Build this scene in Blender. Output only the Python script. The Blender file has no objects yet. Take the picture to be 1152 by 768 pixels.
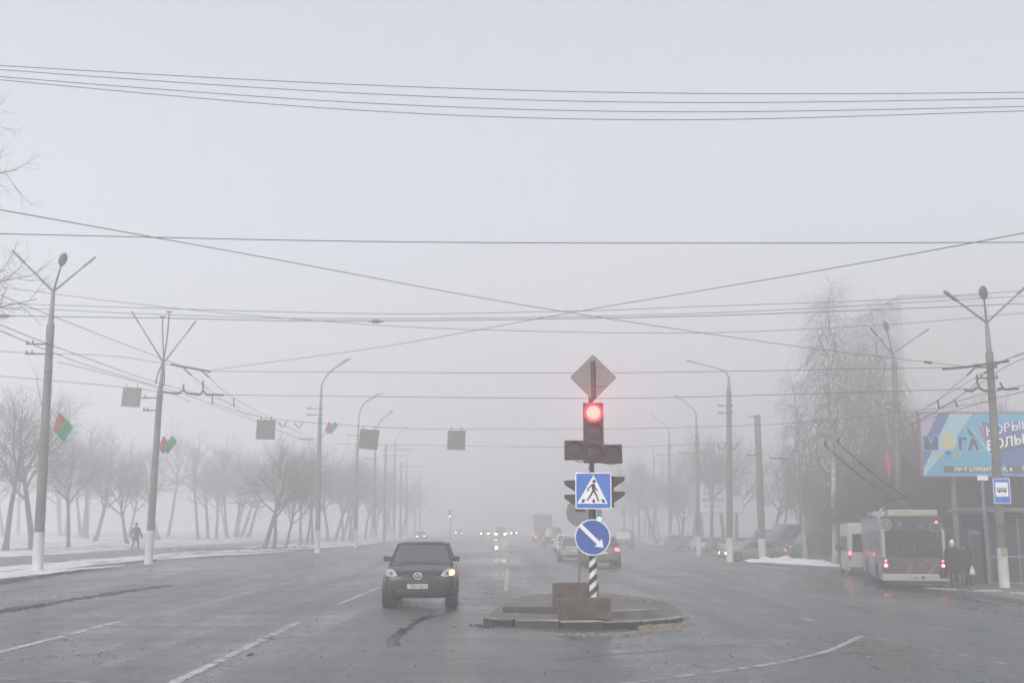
import bpy, bmesh, math, random
from mathutils import Vector, Matrix
from mathutils.bvhtree import BVHTree
random.seed(7)
PI = math.pi
sc = bpy.context.scene
COL = sc.collection
rnd = random.random
def U(a, b): return a + (b - a) * rnd()

# ------------------------------------------------------------------ camera
FPX = 1225.0
PITCH = math.atan(208 / FPX)
YAW = math.atan(14 / FPX * math.cos(PITCH))
CAMZ = 2.0
cam = bpy.data.cameras.new('camera')
cam_o = bpy.data.objects.new('camera', cam)
COL.objects.link(cam_o)
cam.sensor_width = 36
cam.lens = FPX * 36 / 1152
cam.clip_start = 0.1
cam.clip_end = 3000
cam_o.location = (0, 0, CAMZ)
cam_o.rotation_euler = (PI / 2 + PITCH, 0, -YAW)
sc.camera = cam_o
CR = cam_o.rotation_euler.to_matrix()

def ray(px, py):
    return (CR @ Vector(((px - 576) / FPX, -(py - 384) / FPX, -1))).normalized()

def P(px, py, Y):
    d = ray(px, py)
    return Vector((0, 0, CAMZ)) + d * (Y / d.y)

ZP = [(-400, .62), (-40, .62), (-25, .27), (-16, .1), (0, 0), (20, -.52), (400, -.52)]
def zg(x):
    for (a, za), (b, zb) in zip(ZP, ZP[1:]):
        if x <= b:
            return za + (zb - za) * (x - a) / (b - a) if x > a else za
    return ZP[-1][1]

def G(px, py, dz=0.0):
    d = ray(px, py)
    z = 0.0
    for _ in range(40):
        t = (z + dz - CAMZ) / d.z
        p = Vector((0, 0, CAMZ)) + d * t
        z = z * .4 + zg(p.x) * .6
    p.z = zg(p.x) + dz
    return p

# ------------------------------------------------------------------ materials
def newmat(name):
    m = bpy.data.materials.new(name)
    m.use_nodes = True
    return m, m.node_tree.nodes, m.node_tree.links, m.node_tree.nodes['Principled BSDF']

def M(name, col, rough=.6, var=.18, scale=6.0, metal=0.0, bump=0.0, spec=.5, coat=0.0, rvar=.1, stretch=(1, 1, 1)):
    m, n, l, b = newmat(name)
    tc = n.new('ShaderNodeTexCoord'); mp = n.new('ShaderNodeMapping')
    mp.inputs['Scale'].default_value = stretch
    l.new(tc.outputs['Object'], mp.inputs[0])
    no = n.new('ShaderNodeTexNoise'); no.inputs['Scale'].default_value = scale
    no.inputs['Detail'].default_value = 7; no.inputs['Roughness'].default_value = .65
    l.new(mp.outputs[0], no.inputs['Vector'])
    mr = n.new('ShaderNodeMapRange'); mr.inputs[1].default_value = .3; mr.inputs[2].default_value = .7
    l.new(no.outputs[0], mr.inputs[0])
    mx = n.new('ShaderNodeMix'); mx.data_type = 'RGBA'
    mx.inputs[6].default_value = (*[c * (1 - var) for c in col], 1)
    mx.inputs[7].default_value = (*[min(1, c * (1 + var)) for c in col], 1)
    l.new(mr.outputs[0], mx.inputs[0]); l.new(mx.outputs[2], b.inputs['Base Color'])
    m2 = n.new('ShaderNodeMapRange'); m2.inputs[3].default_value = max(.02, rough - rvar); m2.inputs[4].default_value = min(1, rough + rvar)
    l.new(no.outputs[0], m2.inputs[0]); l.new(m2.outputs[0], b.inputs['Roughness'])
    b.inputs['Metallic'].default_value = metal
    b.inputs['Specular IOR Level'].default_value = spec
    b.inputs['Coat Weight'].default_value = coat
    if bump:
        bp = n.new('ShaderNodeBump'); bp.inputs['Strength'].default_value = bump; bp.inputs['Distance'].default_value = .03
        l.new(no.outputs[0], bp.inputs['Height']); l.new(bp.outputs[0], b.inputs['Normal'])
    return m

def EM(name, col, s, base=(.02, .02, .02)):
    m, n, l, b = newmat(name)
    b.inputs['Base Color'].default_value = (*base, 1)
    b.inputs['Emission Color'].default_value = (*col, 1)
    b.inputs['Emission Strength'].default_value = s
    tc = n.new('ShaderNodeTexCoord'); no = n.new('ShaderNodeTexNoise'); no.inputs['Scale'].default_value = 20
    l.new(tc.outputs['Object'], no.inputs['Vector'])
    mr = n.new('ShaderNodeMapRange'); mr.inputs[3].default_value = s * .75; mr.inputs[4].default_value = s * 1.25
    l.new(no.outputs[0], mr.inputs[0]); l.new(mr.outputs[0], b.inputs['Emission Strength'])
    return m

def asphalt():
    m, n, l, b = newmat('wet_asphalt')
    tc = n.new('ShaderNodeTexCoord')
    def noise(scale, sx, sy, detail=6, rough=.6, dist=0):
        mp = n.new('ShaderNodeMapping'); mp.inputs['Scale'].default_value = (sx, sy, 1)
        l.new(tc.outputs['Object'], mp.inputs[0])
        t = n.new('ShaderNodeTexNoise'); t.inputs['Scale'].default_value = scale
        t.inputs['Detail'].default_value = detail; t.inputs['Roughness'].default_value = rough
        t.inputs['Distortion'].default_value = dist
        l.new(mp.outputs[0], t.inputs['Vector']); return t.outputs[0]
    streak = noise(1.0, .7, .05, 4, .5, .3)      # tyre tracks along the road
    patch = noise(.17, 1, .5, 5, .55, .5)        # puddles and dry patches
    cross = noise(.6, .08, 1.3, 5, .6, .4)       # slush dragged across the junction
    grain = noise(38, 1, 1, 4, .75)
    mid = noise(4.5, 1, .7, 6, .7, .5)
    def math_(op, a, c):
        k = n.new('ShaderNodeMath'); k.operation = op
        for i, v in enumerate((a, c)):
            if isinstance(v, (int, float)): k.inputs[i].default_value = v
            else: l.new(v, k.inputs[i])
        return k.outputs[0]
    wet = math_('ADD', math_('MULTIPLY', streak, .34), math_('ADD', math_('MULTIPLY', patch, .34), math_('ADD', math_('MULTIPLY', cross, .17), math_('MULTIPLY', mid, .15))))
    r = n.new('ShaderNodeValToRGB'); r.color_ramp.elements[0].position = .40; r.color_ramp.elements[1].position = .60
    r.color_ramp.elements[0].color = (.10, .10, .10, 1); r.color_ramp.elements[1].color = (.60, .60, .60, 1)
    e = r.color_ramp.elements.new(.47); e.color = (.25, .25, .25, 1)
    l.new(wet, r.inputs[0])
    rr = math_('ADD', r.outputs[0], math_('MULTIPLY', grain, .08))
    l.new(rr, b.inputs['Roughness'])
    cr = n.new('ShaderNodeValToRGB'); cr.color_ramp.elements[0].position = .40; cr.color_ramp.elements[1].position = .62
    cr.color_ramp.elements[0].color = (.022, .026, .025, 1); cr.color_ramp.elements[1].color = (.12, .13, .13, 1)
    l.new(wet, cr.inputs[0])
    mg = n.new('ShaderNodeMix'); mg.data_type = 'RGBA'; mg.blend_type = 'MULTIPLY'; mg.inputs[0].default_value = .6
    gr = n.new('ShaderNodeMapRange'); gr.inputs[3].default_value = .45; gr.inputs[4].default_value = 1.5
    l.new(grain, gr.inputs[0]); l.new(cr.outputs[0], mg.inputs[6]); l.new(gr.outputs[0], mg.inputs[7])
    l.new(mg.outputs[2], b.inputs['Base Color'])
    bp = n.new('ShaderNodeBump'); bp.inputs['Strength'].default_value = .25; bp.inputs['Distance'].default_value = .02
    hh = math_('ADD', math_('MULTIPLY', grain, .25), math_('MULTIPLY', wet, 1.5))
    l.new(hh, bp.inputs['Height']); l.new(bp.outputs[0], b.inputs['Normal'])
    b.inputs['Specular IOR Level'].default_value = .5
    return m

def snowmat():
    m, n, l, b = newmat('patchy_snow')
    tc = n.new('ShaderNodeTexCoord')
    t = n.new('ShaderNodeTexNoise'); t.inputs['Scale'].default_value = .9; t.inputs['Detail'].default_value = 9; t.inputs['Roughness'].default_value = .72
    mp = n.new('ShaderNodeMapping'); mp.inputs['Scale'].default_value = (1, .45, 1)
    l.new(tc.outputs['Object'], mp.inputs[0]); l.new(mp.outputs[0], t.inputs['Vector'])
    t2 = n.new('ShaderNodeTexNoise'); t2.inputs['Scale'].default_value = .06; t2.inputs['Detail'].default_value = 3
    l.new(tc.outputs['Object'], t2.inputs['Vector'])
    ad = n.new('ShaderNodeMath'); ad.operation = 'MULTIPLY_ADD'; ad.inputs[1].default_value = .4
    l.new(t2.outputs[0], ad.inputs[0]); l.new(t.outputs[0], ad.inputs[2])
    cr = n.new('ShaderNodeValToRGB'); e = cr.color_ramp.elements
    e[0].position = .56; e[0].color = (.05, .065, .035, 1)
    e[1].position = .69; e[1].color = (.60, .62, .65, 1)
    q = e.new(.605); q.color = (.17, .19, .14, 1)
    q = e.new(.645); q.color = (.38, .40, .40, 1)
    l.new(ad.outputs[0], cr.inputs[0]); l.new(cr.outputs[0], b.inputs['Base Color'])
    b.inputs['Roughness'].default_value = .85
    bp = n.new('ShaderNodeBump'); bp.inputs['Strength'].default_value = .8; bp.inputs['Distance'].default_value = .08
    l.new(t.outputs[0], bp.inputs['Height']); l.new(bp.outputs[0], b.inputs['Normal'])
    return m

def stripemat():
    m, n, l, b = newmat('diagonal_black_white_paint')
    tc = n.new('ShaderNodeTexCoord'); sp = n.new('ShaderNodeSeparateXYZ')
    l.new(tc.outputs['Object'], sp.inputs[0])
    a = n.new('ShaderNodeMath'); a.operation = 'MULTIPLY_ADD'; a.inputs[1].default_value = -.9
    l.new(sp.outputs[0], a.inputs[0]); l.new(sp.outputs[2], a.inputs[2])
    d = n.new('ShaderNodeMath'); d.operation = 'MULTIPLY'; d.inputs[1].default_value = 1 / .25
    l.new(a.outputs[0], d.inputs[0])
    f = n.new('ShaderNodeMath'); f.operation = 'FRACT'; l.new(d.outputs[0], f.inputs[0])
    c = n.new('ShaderNodeMath'); c.operation = 'GREATER_THAN'; c.inputs[1].default_value = .5; l.new(f.outputs[0], c.inputs[0])
    mx = n.new('ShaderNodeMix'); mx.data_type = 'RGBA'
    mx.inputs[6].default_value = (.02, .02, .022, 1); mx.inputs[7].default_value = (.62, .62, .62, 1)
    l.new(c.outputs[0], mx.inputs[0]); l.new(mx.outputs[2], b.inputs['Base Color']); b.inputs['Roughness'].default_value = .5
    return m

MT = {
 'asphalt': asphalt(), 'snow': snowmat(), 'stripes': stripemat(),
 'footpath': M('damp_footpath', (.115, .113, .115), .5, .3, 1.5, bump=.2),
 'soil': M('wet_soil', (.06, .055, .05), .8, .4, 2, bump=.4),
 'kerb': M('old_kerb_concrete', (.13, .125, .12), .7, .35, 4, bump=.3),
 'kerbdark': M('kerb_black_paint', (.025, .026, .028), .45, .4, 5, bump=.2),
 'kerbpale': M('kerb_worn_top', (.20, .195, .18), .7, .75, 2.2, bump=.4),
 'concrete': M('pole_concrete', (.12, .11, .10), .8, .45, 1.6, bump=.3, stretch=(2, 2, .35)),
 'brownblock': M('stained_concrete_block', (.07, .052, .038), .75, .8, 3.0, bump=.6),
 'slab': M('dirty_island_paving', (.10, .09, .075), .6, .45, 2.5, bump=.5),
 'rubble': M('dirty_slush_clods', (.17, .155, .125), .8, .5, 7, bump=.6),
 'dirt': M('dark_grit', (.035, .03, .027), .7, .5, 9, bump=.6),
 'white': M('whitewash', (.50, .51, .51), .7, .28, 2.2, bump=.2, stretch=(1, 1, .5)),
 'line': M('worn_road_paint', (.34, .34, .34), .45, .55, 4.5),
 'line_faint': M('faded_road_paint', (.20, .20, .20), .4, .4, 3.5),
 'line_mid': M('half_worn_road_paint', (.30, .30, .30), .45, .5, 3.5),
 'wetdark': M('puddled_asphalt', (.012, .014, .014), .12, .3, 3, rvar=.06),
 'crack': M('crack_filler', (.014, .015, .015), .5, .3, 5),
 'dirtyslush': M('grey_kerb_slush', (.26, .26, .255), .7, .4, 6, bump=.4),
 'grasstuft': M('withered_grass', (.07, .085, .035), .9, .5, 9),
 'steel': M('galvanised_steel', (.16, .165, .17), .5, .15, 5, metal=.4),
 'wire': M('cable_sheath', (.035, .035, .038), .6, .2, 5),
 'darkmetal': M('dark_metal', (.035, .036, .04), .5, .25, 8, metal=.3),
 'signback': M('sign_back_aluminium', (.17, .175, .175), .55, .15, 4, metal=.25),
 'signback_pale': M('hanging_sign_back', (.13, .135, .125), .6, .3, 4),
 'housing': M('signal_housing', (.014, .009, .009), .45, .25, 8),
 'lensoff': M('unlit_lens', (.025, .018, .018), .25, .3, 10),
 'red_on': EM('lit_red_lens', (1, .22, .17), 1.9),
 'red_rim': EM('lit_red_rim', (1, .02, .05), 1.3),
 'blue': M('sign_blue', (.02, .13, .50), .4, .10, 5),
 'blue2': M('sign_dark_blue', (.015, .075, .33), .4, .10, 5),
 'signwhite': M('sign_white', (.72, .73, .75), .45, .06, 5),
 'signblack': M('sign_black', (.02, .02, .025), .5, .1, 5),
 'bark': M('wet_bark', (.075, .068, .062), .85, .35, 6, bump=.5, stretch=(1, 1, .3)),
 'twig': M('bare_twigs', (.095, .085, .08), .9, .2, 3),
 'birchbark': M('birch_bark', (.34, .33, .32), .8, .7, 2.2, bump=.3, stretch=(.6, .6, 2.2)),
 'birchtwig': M('birch_twigs', (.085, .065, .06), .9, .2, 3),
 'tyre': M('tyre_rubber', (.018, .018, .019), .75, .3, 8, bump=.2),
 'rim': M('alloy', (.25, .25, .26), .4, .2, 8, metal=.8),
 'glass': M('tinted_glass', (.02, .027, .024), .06, .2, 2, spec=.9, coat=.6, rvar=.03),
 'glassgrey': M('grey_glass', (.05, .06, .065), .12, .2, 2, rvar=.05),
 'plastic': M('black_trim', (.02, .02, .022), .55, .25, 6),
 'chrome': M('chrome', (.6, .6, .62), .2, .1, 6, metal=.9),
 'lamp': M('headlamp_glass', (.35, .37, .40), .15, .3, 9, spec=.8),
 'lampdark': M('lamp_dark', (.08, .085, .09), .2, .2, 9),
 'amber_on': EM('indicator_lit', (1, .30, .06), 7),
 'amber_core': EM('indicator_core', (1, .55, .25), 16),
 'head_on': EM('headlight_lit', (1, .74, .42), 260),
 'head_dim': EM('headlight_dim', (1, .76, .46), 150),
 'head_small': EM('headlight_small', (1, .92, .82), 14),
 'head_near': EM('headlight_yellow', (1, .85, .55), 12),
 'tail_on': EM('tail_light_lit', (1, .05, .07), 9),
 'tail_core': EM('tail_light_core', (1, .25, .2), 30),
 'green_on': EM('green_signal', (.15, 1, .65), 3),
 'led': EM('yellow_led', (1, .86, .35), 3.2),
 'taillens': M('tail_lens', (.20, .012, .015), .3, .2, 10),
 'plate': M('number_plate', (.46, .46, .43), .5, .12, 6),
 'fabric_dark': M('dark_coat', (.016, .016, .020), .9, .3, 9, bump=.3),
 'fabric_navy': M('navy_coat', (.022, .024, .034), .9, .3, 9, bump=.3),
 'fabric_grey': M('grey_coat', (.40, .40, .42), .9, .2, 9, bump=.3),
 'skin': M('skin', (.35, .2, .15), .6, .1, 9),
 'hat_white': M('white_knit', (.6, .6, .6), .9, .2, 20, bump=.3),
 'bag': M('white_plastic_bag', (.5, .52, .56), .5, .2, 6, bump=.3),
 'shoe': M('boot_leather', (.015, .014, .013), .5, .2, 6),
 'flagred': M('flag_red', (.36, .05, .05), .8, .15, 3),
 'flaggreen': M('flag_green', (.02, .20, .08), .8, .15, 3),
 'panelwall': M('pale_panel_wall', (.33, .33, .325), .85, .2, .3, bump=.1),
 'paint_line': M('panel_joint', (.22, .22, .22), .9, .2, 1),
 'rubber': M('insulator', (.05, .03, .028), .5, .2, 5),
}
def paint(name, col, rough=.3): 
    return M(name, col, rough, .12, 3, coat=.25, spec=.5, rvar=.08)

# ------------------------------------------------------------------ mesh helper
class MB:
    def __init__(s): s.v = []; s.f = []; s.mi = []
    def add(s, v, f, mi=0):
        o = len(s.v); s.v += [tuple(p) for p in v]
        for q in f: s.f.append(tuple(i + o for i in q)); s.mi.append(mi)
    def box(s, c, d, mi=0, R=None, bev=0):
        cx, cy, cz = c; a, b, h = d[0] / 2, d[1] / 2, d[2] / 2
        if bev:
            bm = bmesh.new(); bmesh.ops.create_cube(bm, size=1)
            bmesh.ops.scale(bm, vec=(d[0], d[1], d[2]), verts=bm.verts)
            bmesh.ops.bevel(bm, geom=bm.edges[:], offset=bev, segments=2, profile=.6, affect='EDGES')
            bm.verts.index_update()
            vv = [Vector(x.co) for x in bm.verts]; ff = [[q.index for q in f.verts] for f in bm.faces]; bm.free()
        else:
            vv = [Vector((x, y, z)) for x in (-a, a) for y in (-b, b) for z in (-h, h)]
            ff = [(0, 1, 3, 2), (4, 6, 7, 5), (0, 4, 5, 1), (2, 3, 7, 6), (0, 2, 6, 4), (1, 5, 7, 3)]
        if R is not None: vv = [R @ q for q in vv]
        s.add([(q.x + cx, q.y + cy, q.z + cz) for q in vv], ff, mi)
    def tube(s, pts, rad, n=8, cap=True, mi=0):
        pts = [Vector(p) for p in pts]
        if not isinstance(rad, (list, tuple)): rad = [rad] * len(pts)
        up = Vector((0, 0, 1)); v = []; f = []
        prev = None
        for i, p in enumerate(pts):
            d = (pts[min(i + 1, len(pts) - 1)] - pts[max(i - 1, 0)])
            d = d.normalized() if d.length > 1e-9 else up
            if prev is None:
                a = d.cross(up if abs(d.z) < .95 else Vector((1, 0, 0))).normalized()
            else:
                a = (prev - d * prev.dot(d))
                a = a.normalized() if a.length > 1e-6 else d.orthogonal().normalized()
            prev = a
            b = d.cross(a)
            for k in range(n):
                t = 2 * PI * k / n
                v.append(p + (a * math.cos(t) + b * math.sin(t)) * rad[i])
        for i in range(len(pts) - 1):
            for k in range(n):
                k2 = (k + 1) % n
                f.append((i * n + k, i * n + k2, (i + 1) * n + k2, (i + 1) * n + k))
        if cap:
            f.append(tuple(range(n - 1, -1, -1))); o = (len(pts) - 1) * n; f.append(tuple(o + k for k in range(n)))
        s.add(v, f, mi)
    def prism(s, poly, fn, t0, t1, mi=0):
        """poly 2D points; fn(u,v,t)->3D; closed prism between t0 and t1"""
        n = len(poly)
        v = [fn(a, b, t0) for a, b in poly] + [fn(a, b, t1) for a, b in poly]
        f = [tuple(range(n)), tuple(range(2 * n - 1, n - 1, -1))]
        f += [(k, (k + 1) % n, n + (k + 1) % n, n + k) for k in range(n)]
        s.add(v, f, mi)
    def ball(s, c, r, n=10, m=7, mi=0):
        rx, ry, rz = r if isinstance(r, (tuple, list)) else (r, r, r)
        v = []; f = []
        for j in range(m + 1):
            t = PI * j / m
            for k in range(n):
                a = 2 * PI * k / n
                v.append((c[0] + rx * math.sin(t) * math.cos(a), c[1] + ry * math.sin(t) * math.sin(a), c[2] + rz * math.cos(t)))
        for j in range(m):
            for k in range(n):
                k2 = (k + 1) % n
                f.append((j * n + k, (j + 1) * n + k, (j + 1) * n + k2, j * n + k2))
        s.add(v, f, mi)
    def build(s, name, mats, parent=None, smooth=False):
        me = bpy.data.meshes.new(name); me.from_pydata(s.v, [], s.f)
        if not isinstance(mats, (list, tuple)): mats = [mats]
        for m in mats: me.materials.append(MT[m] if isinstance(m, str) else m)
        for p, k in zip(me.polygons, s.mi): p.material_index = k; p.use_smooth = smooth
        bm = bmesh.new(); bm.from_mesh(me)
        bmesh.ops.remove_doubles(bm, verts=bm.verts, dist=1e-5)
        if len(bm.faces) < 20000: bmesh.ops.recalc_face_normals(bm, faces=bm.faces)
        bm.to_mesh(me); bm.free()
        if smooth:
            try: me.set_sharp_from_angle(angle=math.radians(40))
            except Exception: pass
        me.update()
        o = bpy.data.objects.new(name, me); COL.objects.link(o)
        if parent: o.parent = parent
        return o

def tag(o, label=None, cat=None, group=None, kind=None):
    if label: o['label'] = label
    if cat: o['category'] = cat
    if group: o['group'] = group
    if kind: o['kind'] = kind
    return o
def empty(name, loc, rz=0.0, label=None, cat=None, group=None):
    o = bpy.data.objects.new(name, None); COL.objects.link(o)
    o.location = loc; o.rotation_euler = (0, 0, rz); o.empty_display_size = .3
    return tag(o, label, cat, group)
def kids(o): return [c for c in bpy.data.objects if c.parent is o]
def copy_tree(o, parent=None, children=None):
    c = o.copy(); COL.objects.link(c)
    if parent is not None: c.parent = parent
    for ch in kids(o): copy_tree(ch, c)
    return c
def catmull(pts, k=8):
    pts = [Vector(p) for p in pts]
    if len(pts) < 3:
        return [pts[0].lerp(pts[1], i / k) for i in range(k + 1)]
    q = [pts[0] * 2 - pts[1]] + pts + [pts[-1] * 2 - pts[-2]]
    out = []
    for i in range(1, len(q) - 2):
        p0, p1, p2, p3 = q[i - 1:i + 3]
        for j in range(k):
            t = j / k
            out.append(.5 * ((2 * p1) + (p2 - p0) * t + (2 * p0 - 5 * p1 + 4 * p2 - p3) * t * t + (3 * p1 - p0 - 3 * p2 + p3) * t ** 3))
    out.append(pts[-1]); return out
def interp(tab, y):
    for (a, xa), (b, xb) in zip(tab, tab[1:]):
        if y <= b: return xa + (xb - xa) * (y - a) / (b - a) if y > a else xa
    return tab[-1][1]

# ------------------------------------------------------------------ world, sun, haze
w = bpy.data.worlds.new("World"); sc.world = w; w.use_nodes = True
wn, wl = w.node_tree.nodes, w.node_tree.links
SUN_EL, SUN_AZ = 32, 200
sky = wn.new('ShaderNodeTexSky'); sky.sky_type = 'NISHITA'; sky.sun_disc = False
sky.sun_elevation = math.radians(SUN_EL); sky.sun_rotation = math.radians(SUN_AZ)
sky.dust_density = 6; sky.air_density = 1.0; sky.ozone_density = 1.5
hs = wn.new('ShaderNodeHueSaturation'); hs.inputs['Saturation'].default_value = .36
wl.new(sky.outputs[0], hs.inputs['Color']); wl.new(hs.outputs[0], wn['Background'].inputs[0])
wn['Background'].inputs[1].default_value = .15
sl = bpy.data.lights.new('sun', 'SUN'); sl.energy = .6; sl.angle = math.radians(40); sl.color = (1, .97, .93)
so = bpy.data.objects.new('sun', sl); COL.objects.link(so)
so.rotation_euler = (math.radians(90 - SUN_EL), 0, math.radians(180 - SUN_AZ))

HAZE = .0095
hz = bpy.data.materials.new('fog'); hz.use_nodes = True; nt = hz.node_tree; nt.nodes.clear()
ho = nt.nodes.new('ShaderNodeOutputMaterial'); pv = nt.nodes.new('ShaderNodeVolumePrincipled')
pv.inputs['Color'].default_value = (.954, .961, .978, 1); pv.inputs['Density'].default_value = HAZE; pv.inputs['Anisotropy'].default_value = .3
nt.links.new(pv.outputs[0], ho.inputs['Volume'])
b = MB(); b.box((0, 370, 21.2), (800, 900, 47.5)); tag(b.build('haze', hz), kind='stuff')

# ------------------------------------------------------------------ ground
YS = [-30, 0, 8, 14, 18, 22, 26, 30, 34, 38, 42, 46, 50, 55, 60, 66, 72, 80, 90, 100, 112, 125, 140, 160, 180, 210, 250, 320, 420, 560, 780]
LK = [(-30, -14.5), (20, -15.6), (36, -16.5), (48.5, -18.0), (65, -18.6), (83, -16.6), (95, -14.2), (116, -12.9), (160, -12.9), (780, -12.9)]
RK = [(-30, 16.6), (34, 16.6), (41, 17.0), (47, 20.2), (54, 21.8), (60, 21.6), (66, 19.2), (71, 17.2), (80, 17.2), (110, 18.5), (150, 19.5), (780, 19.5)]
def strip(name, fx0, fx1, dz, mat, ys=YS, nx=6, skirt=0, lump=0, kind='structure'):
    m = MB(); v = []; ny = len(ys)
    for y in ys:
        x0, x1 = fx0(y), fx1(y)
        for k in range(nx + 1):
            x = x0 + (x1 - x0) * k / nx
            v.append((x, y, zg(x) + dz + (U(-lump, lump) if lump and 0 < k < nx else 0)))
    f = [(j * (nx + 1) + k, j * (nx + 1) + k + 1, (j + 1) * (nx + 1) + k + 1, (j + 1) * (nx + 1) + k) for j in range(ny - 1) for k in range(nx)]
    m.add(v, f)
    o = m.build(name, mat, None, True); tag(o, kind=kind); return o
XS = [-380, -120, -60, -40, -25, -16, 0, 20, 60, 120, 380]
m = MB(); v = []
for y in (-60, 60, 200, 780):
    for x in XS: v.append((x, y, zg(x) - .05))
m.add(v, [(j * 11 + k, j * 11 + k + 1, (j + 1) * 11 + k + 1, (j + 1) * 11 + k) for j in range(3) for k in range(10)])
tag(m.build('ground', 'soil'), kind='structure')
def road_sheet():
    m = MB(); v = []
    xs = [-24, -20, -16, -12, -8, -4, 0, 4, 8, 12, 16, 20, 26]
    for y in YS:
        for x in xs: v.append((x, y, zg(x)))
    q = len(xs)
    m.add(v, [(j * q + k, j * q + k + 1, (j + 1) * q + k + 1, (j + 1) * q + k) for j in range(len(YS) - 1) for k in range(q - 1)])
    return m.build('road', 'asphalt', None, True)
tag(road_sheet(), kind='structure')
lk = lambda y: interp(LK, y); rk = lambda y: interp(RK, y)
KH = .13
def finegrid(name, x0f, x1f, dz, mat, lump, y0=20, y1=150, dy=1.2, nx=14):
    ys = [-30, 0]; y = y0
    while y < y1: ys.append(y); y += dy * (1 + (y - y0) / 60)
    ys += [180, 240, 400, 780]
    return strip(name, x0f, x1f, dz, mat, ys, nx, lump=lump)
finegrid('verge', lambda y: -21.2 + .25 * math.sin(y * .3), lambda y: min(lk(y) - .22, -13), KH + .012, 'snow', .035)
strip('pavement', lambda y: -26, lambda y: -20.9, KH + .016, 'footpath')
finegrid('snow_field', lambda y: -380 if y < -1000 else -150, lambda y: -25.7 + .2 * math.sin(y * .4), KH + .02, 'snow', .05, nx=60)
strip('far_snow_field', lambda y: -380, lambda y: -149, KH + .02, 'snow')
strip('right_pavement', lambda y: rk(y) + .22, lambda y: 30, KH, 'footpath', nx=4)
strip('right_yard', lambda y: 30, lambda y: 380, KH, 'soil', nx=4)
def kerb(name, f, side, mat='kerb'):
    m = MB(); sec = [(0, -.06), (0, KH - .02), (.02, KH + .004), (.2, KH + .006), (.24, KH - .05), (.24, -.06)]
    v = []; n = len(sec)
    ys = []; y = 10
    while y < 240: ys.append(y); y += 1.5
    for y in ys:
        x = f(y)
        for dx, z in sec: v.append((x + side * dx, y, zg(x) + z))
    m.add(v, [(j * n + k, j * n + k + 1, (j + 1) * n + k + 1, (j + 1) * n + k) for j in range(len(ys) - 1) for k in range(n - 1)])
    tag(m.build(name, mat), kind='structure')
kerb('left_kerb', lk, -1); kerb('right_kerb', rk, 1)

# road markings -- thin painted sheets on the asphalt
MARKN = 0
def marking(pts, width, mat='line', gap=None, name='road_marking'):
    """pts in ground XY, ragged edges; optional gap=(dash,space)"""
    m = MB(); P3 = catmull([Vector((x, y, 0)) for x, y in pts], 14)
    dist = 0; L = []
    for i, p in enumerate(P3):
        if i: dist += (p - P3[i - 1]).length
        L.append(dist)
    # resample
    step = .12; N = max(2, int(dist / step)); res = []; j = 0
    for i in range(N + 1):
        t = dist * i / N
        while j < len(L) - 2 and L[j + 1] < t: j += 1
        q = (t - L[j]) / max(1e-6, L[j + 1] - L[j]); res.append(P3[j].lerp(P3[j + 1], min(1, q)))
    wl_ = wr_ = width / 2
    for i in range(N):
        if gap and (i * step) % (gap[0] + gap[1]) > gap[0] and (gap[1] > .3 or rnd() < .75): continue
        if rnd() < .05: continue
        a, c = res[i], res[i + 1]; d = (c - a).normalized(); nrm = Vector((-d.y, d.x, 0))
        w0, w1 = width / 2 * U(.75, 1.1), width / 2 * U(.75, 1.1)
        q = [a + nrm * w0, a - nrm * w1, c - nrm * w1, c + nrm * w0]
        m.add([(p.x, p.y, zg(p.x) + .005) for p in q], [(0, 1, 2, 3)])
    if m.v: tag(m.build(name, mat), kind='structure')
def gxy(px, py):
    p = G(px, py); return (p.x, p.y)
def mk(pix, width, mat='line', gap=None): marking([gxy(*p) for p in pix], width, mat, gap)
mk([(-60, 747), (0, 733), (135, 699)], .16, 'line', (.36, .12))
mk([(150, 790), (195, 768), (337, 699)], .17, 'line', (.36, .12))
mk([(222, 680), (300, 661)], .14); mk([(312, 658), (336, 652)], .14); mk([(342, 651), (412, 635)], .14)
mk([(379, 680), (428, 660)], .15)
mk([(455, 645), (520, 618)], .14, 'line_faint', (3, 3))
mk([(569, 664), (571, 640)], .14); mk([(571.5, 634), (572, 622)], .13, 'line_faint')
mk([(690, 770), (790, 757), (870, 746), (930, 732), (970, 715)], .13, 'line_mid', (.7, .12))
mk([(985, 717), (1045, 729), (1100, 740), (1180, 757)], .12, 'line_mid', (.4, .5))
for a, c in (((868, 661), (880, 663.5)), ((906, 668.5), (920, 671.5)), ((950, 677), (964, 680)), ((998, 686), (1012, 689)), ((1058, 700), (1074, 703.5)),
             ((903, 695), (917, 698.5)), ((804, 706), (835, 707.5)), ((840, 672), (850, 674)), ((1020, 706), (1060, 706.5)), ((760, 672), (770, 674))):
    mk([a, c], .13)
mk([(45, 765), (104, 767)], .16, 'line_faint'); mk([(-10, 762), (20, 764)], .14, 'line_faint')
mk([(160, 680), (232, 679.5), (392, 680.5)], .05, 'line_faint'); mk([(155, 690), (230, 689)], .06, 'line_faint')
mk([(218, 664), (245, 661.5)], .14, 'line_faint'); mk([(290, 648), (306, 646)], .14, 'line_faint'); mk([(45, 663), (88, 662.5)], .1, 'line_faint')
mk([(160, 657), (190, 653), (225, 651)], .15, 'line_faint')

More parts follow.
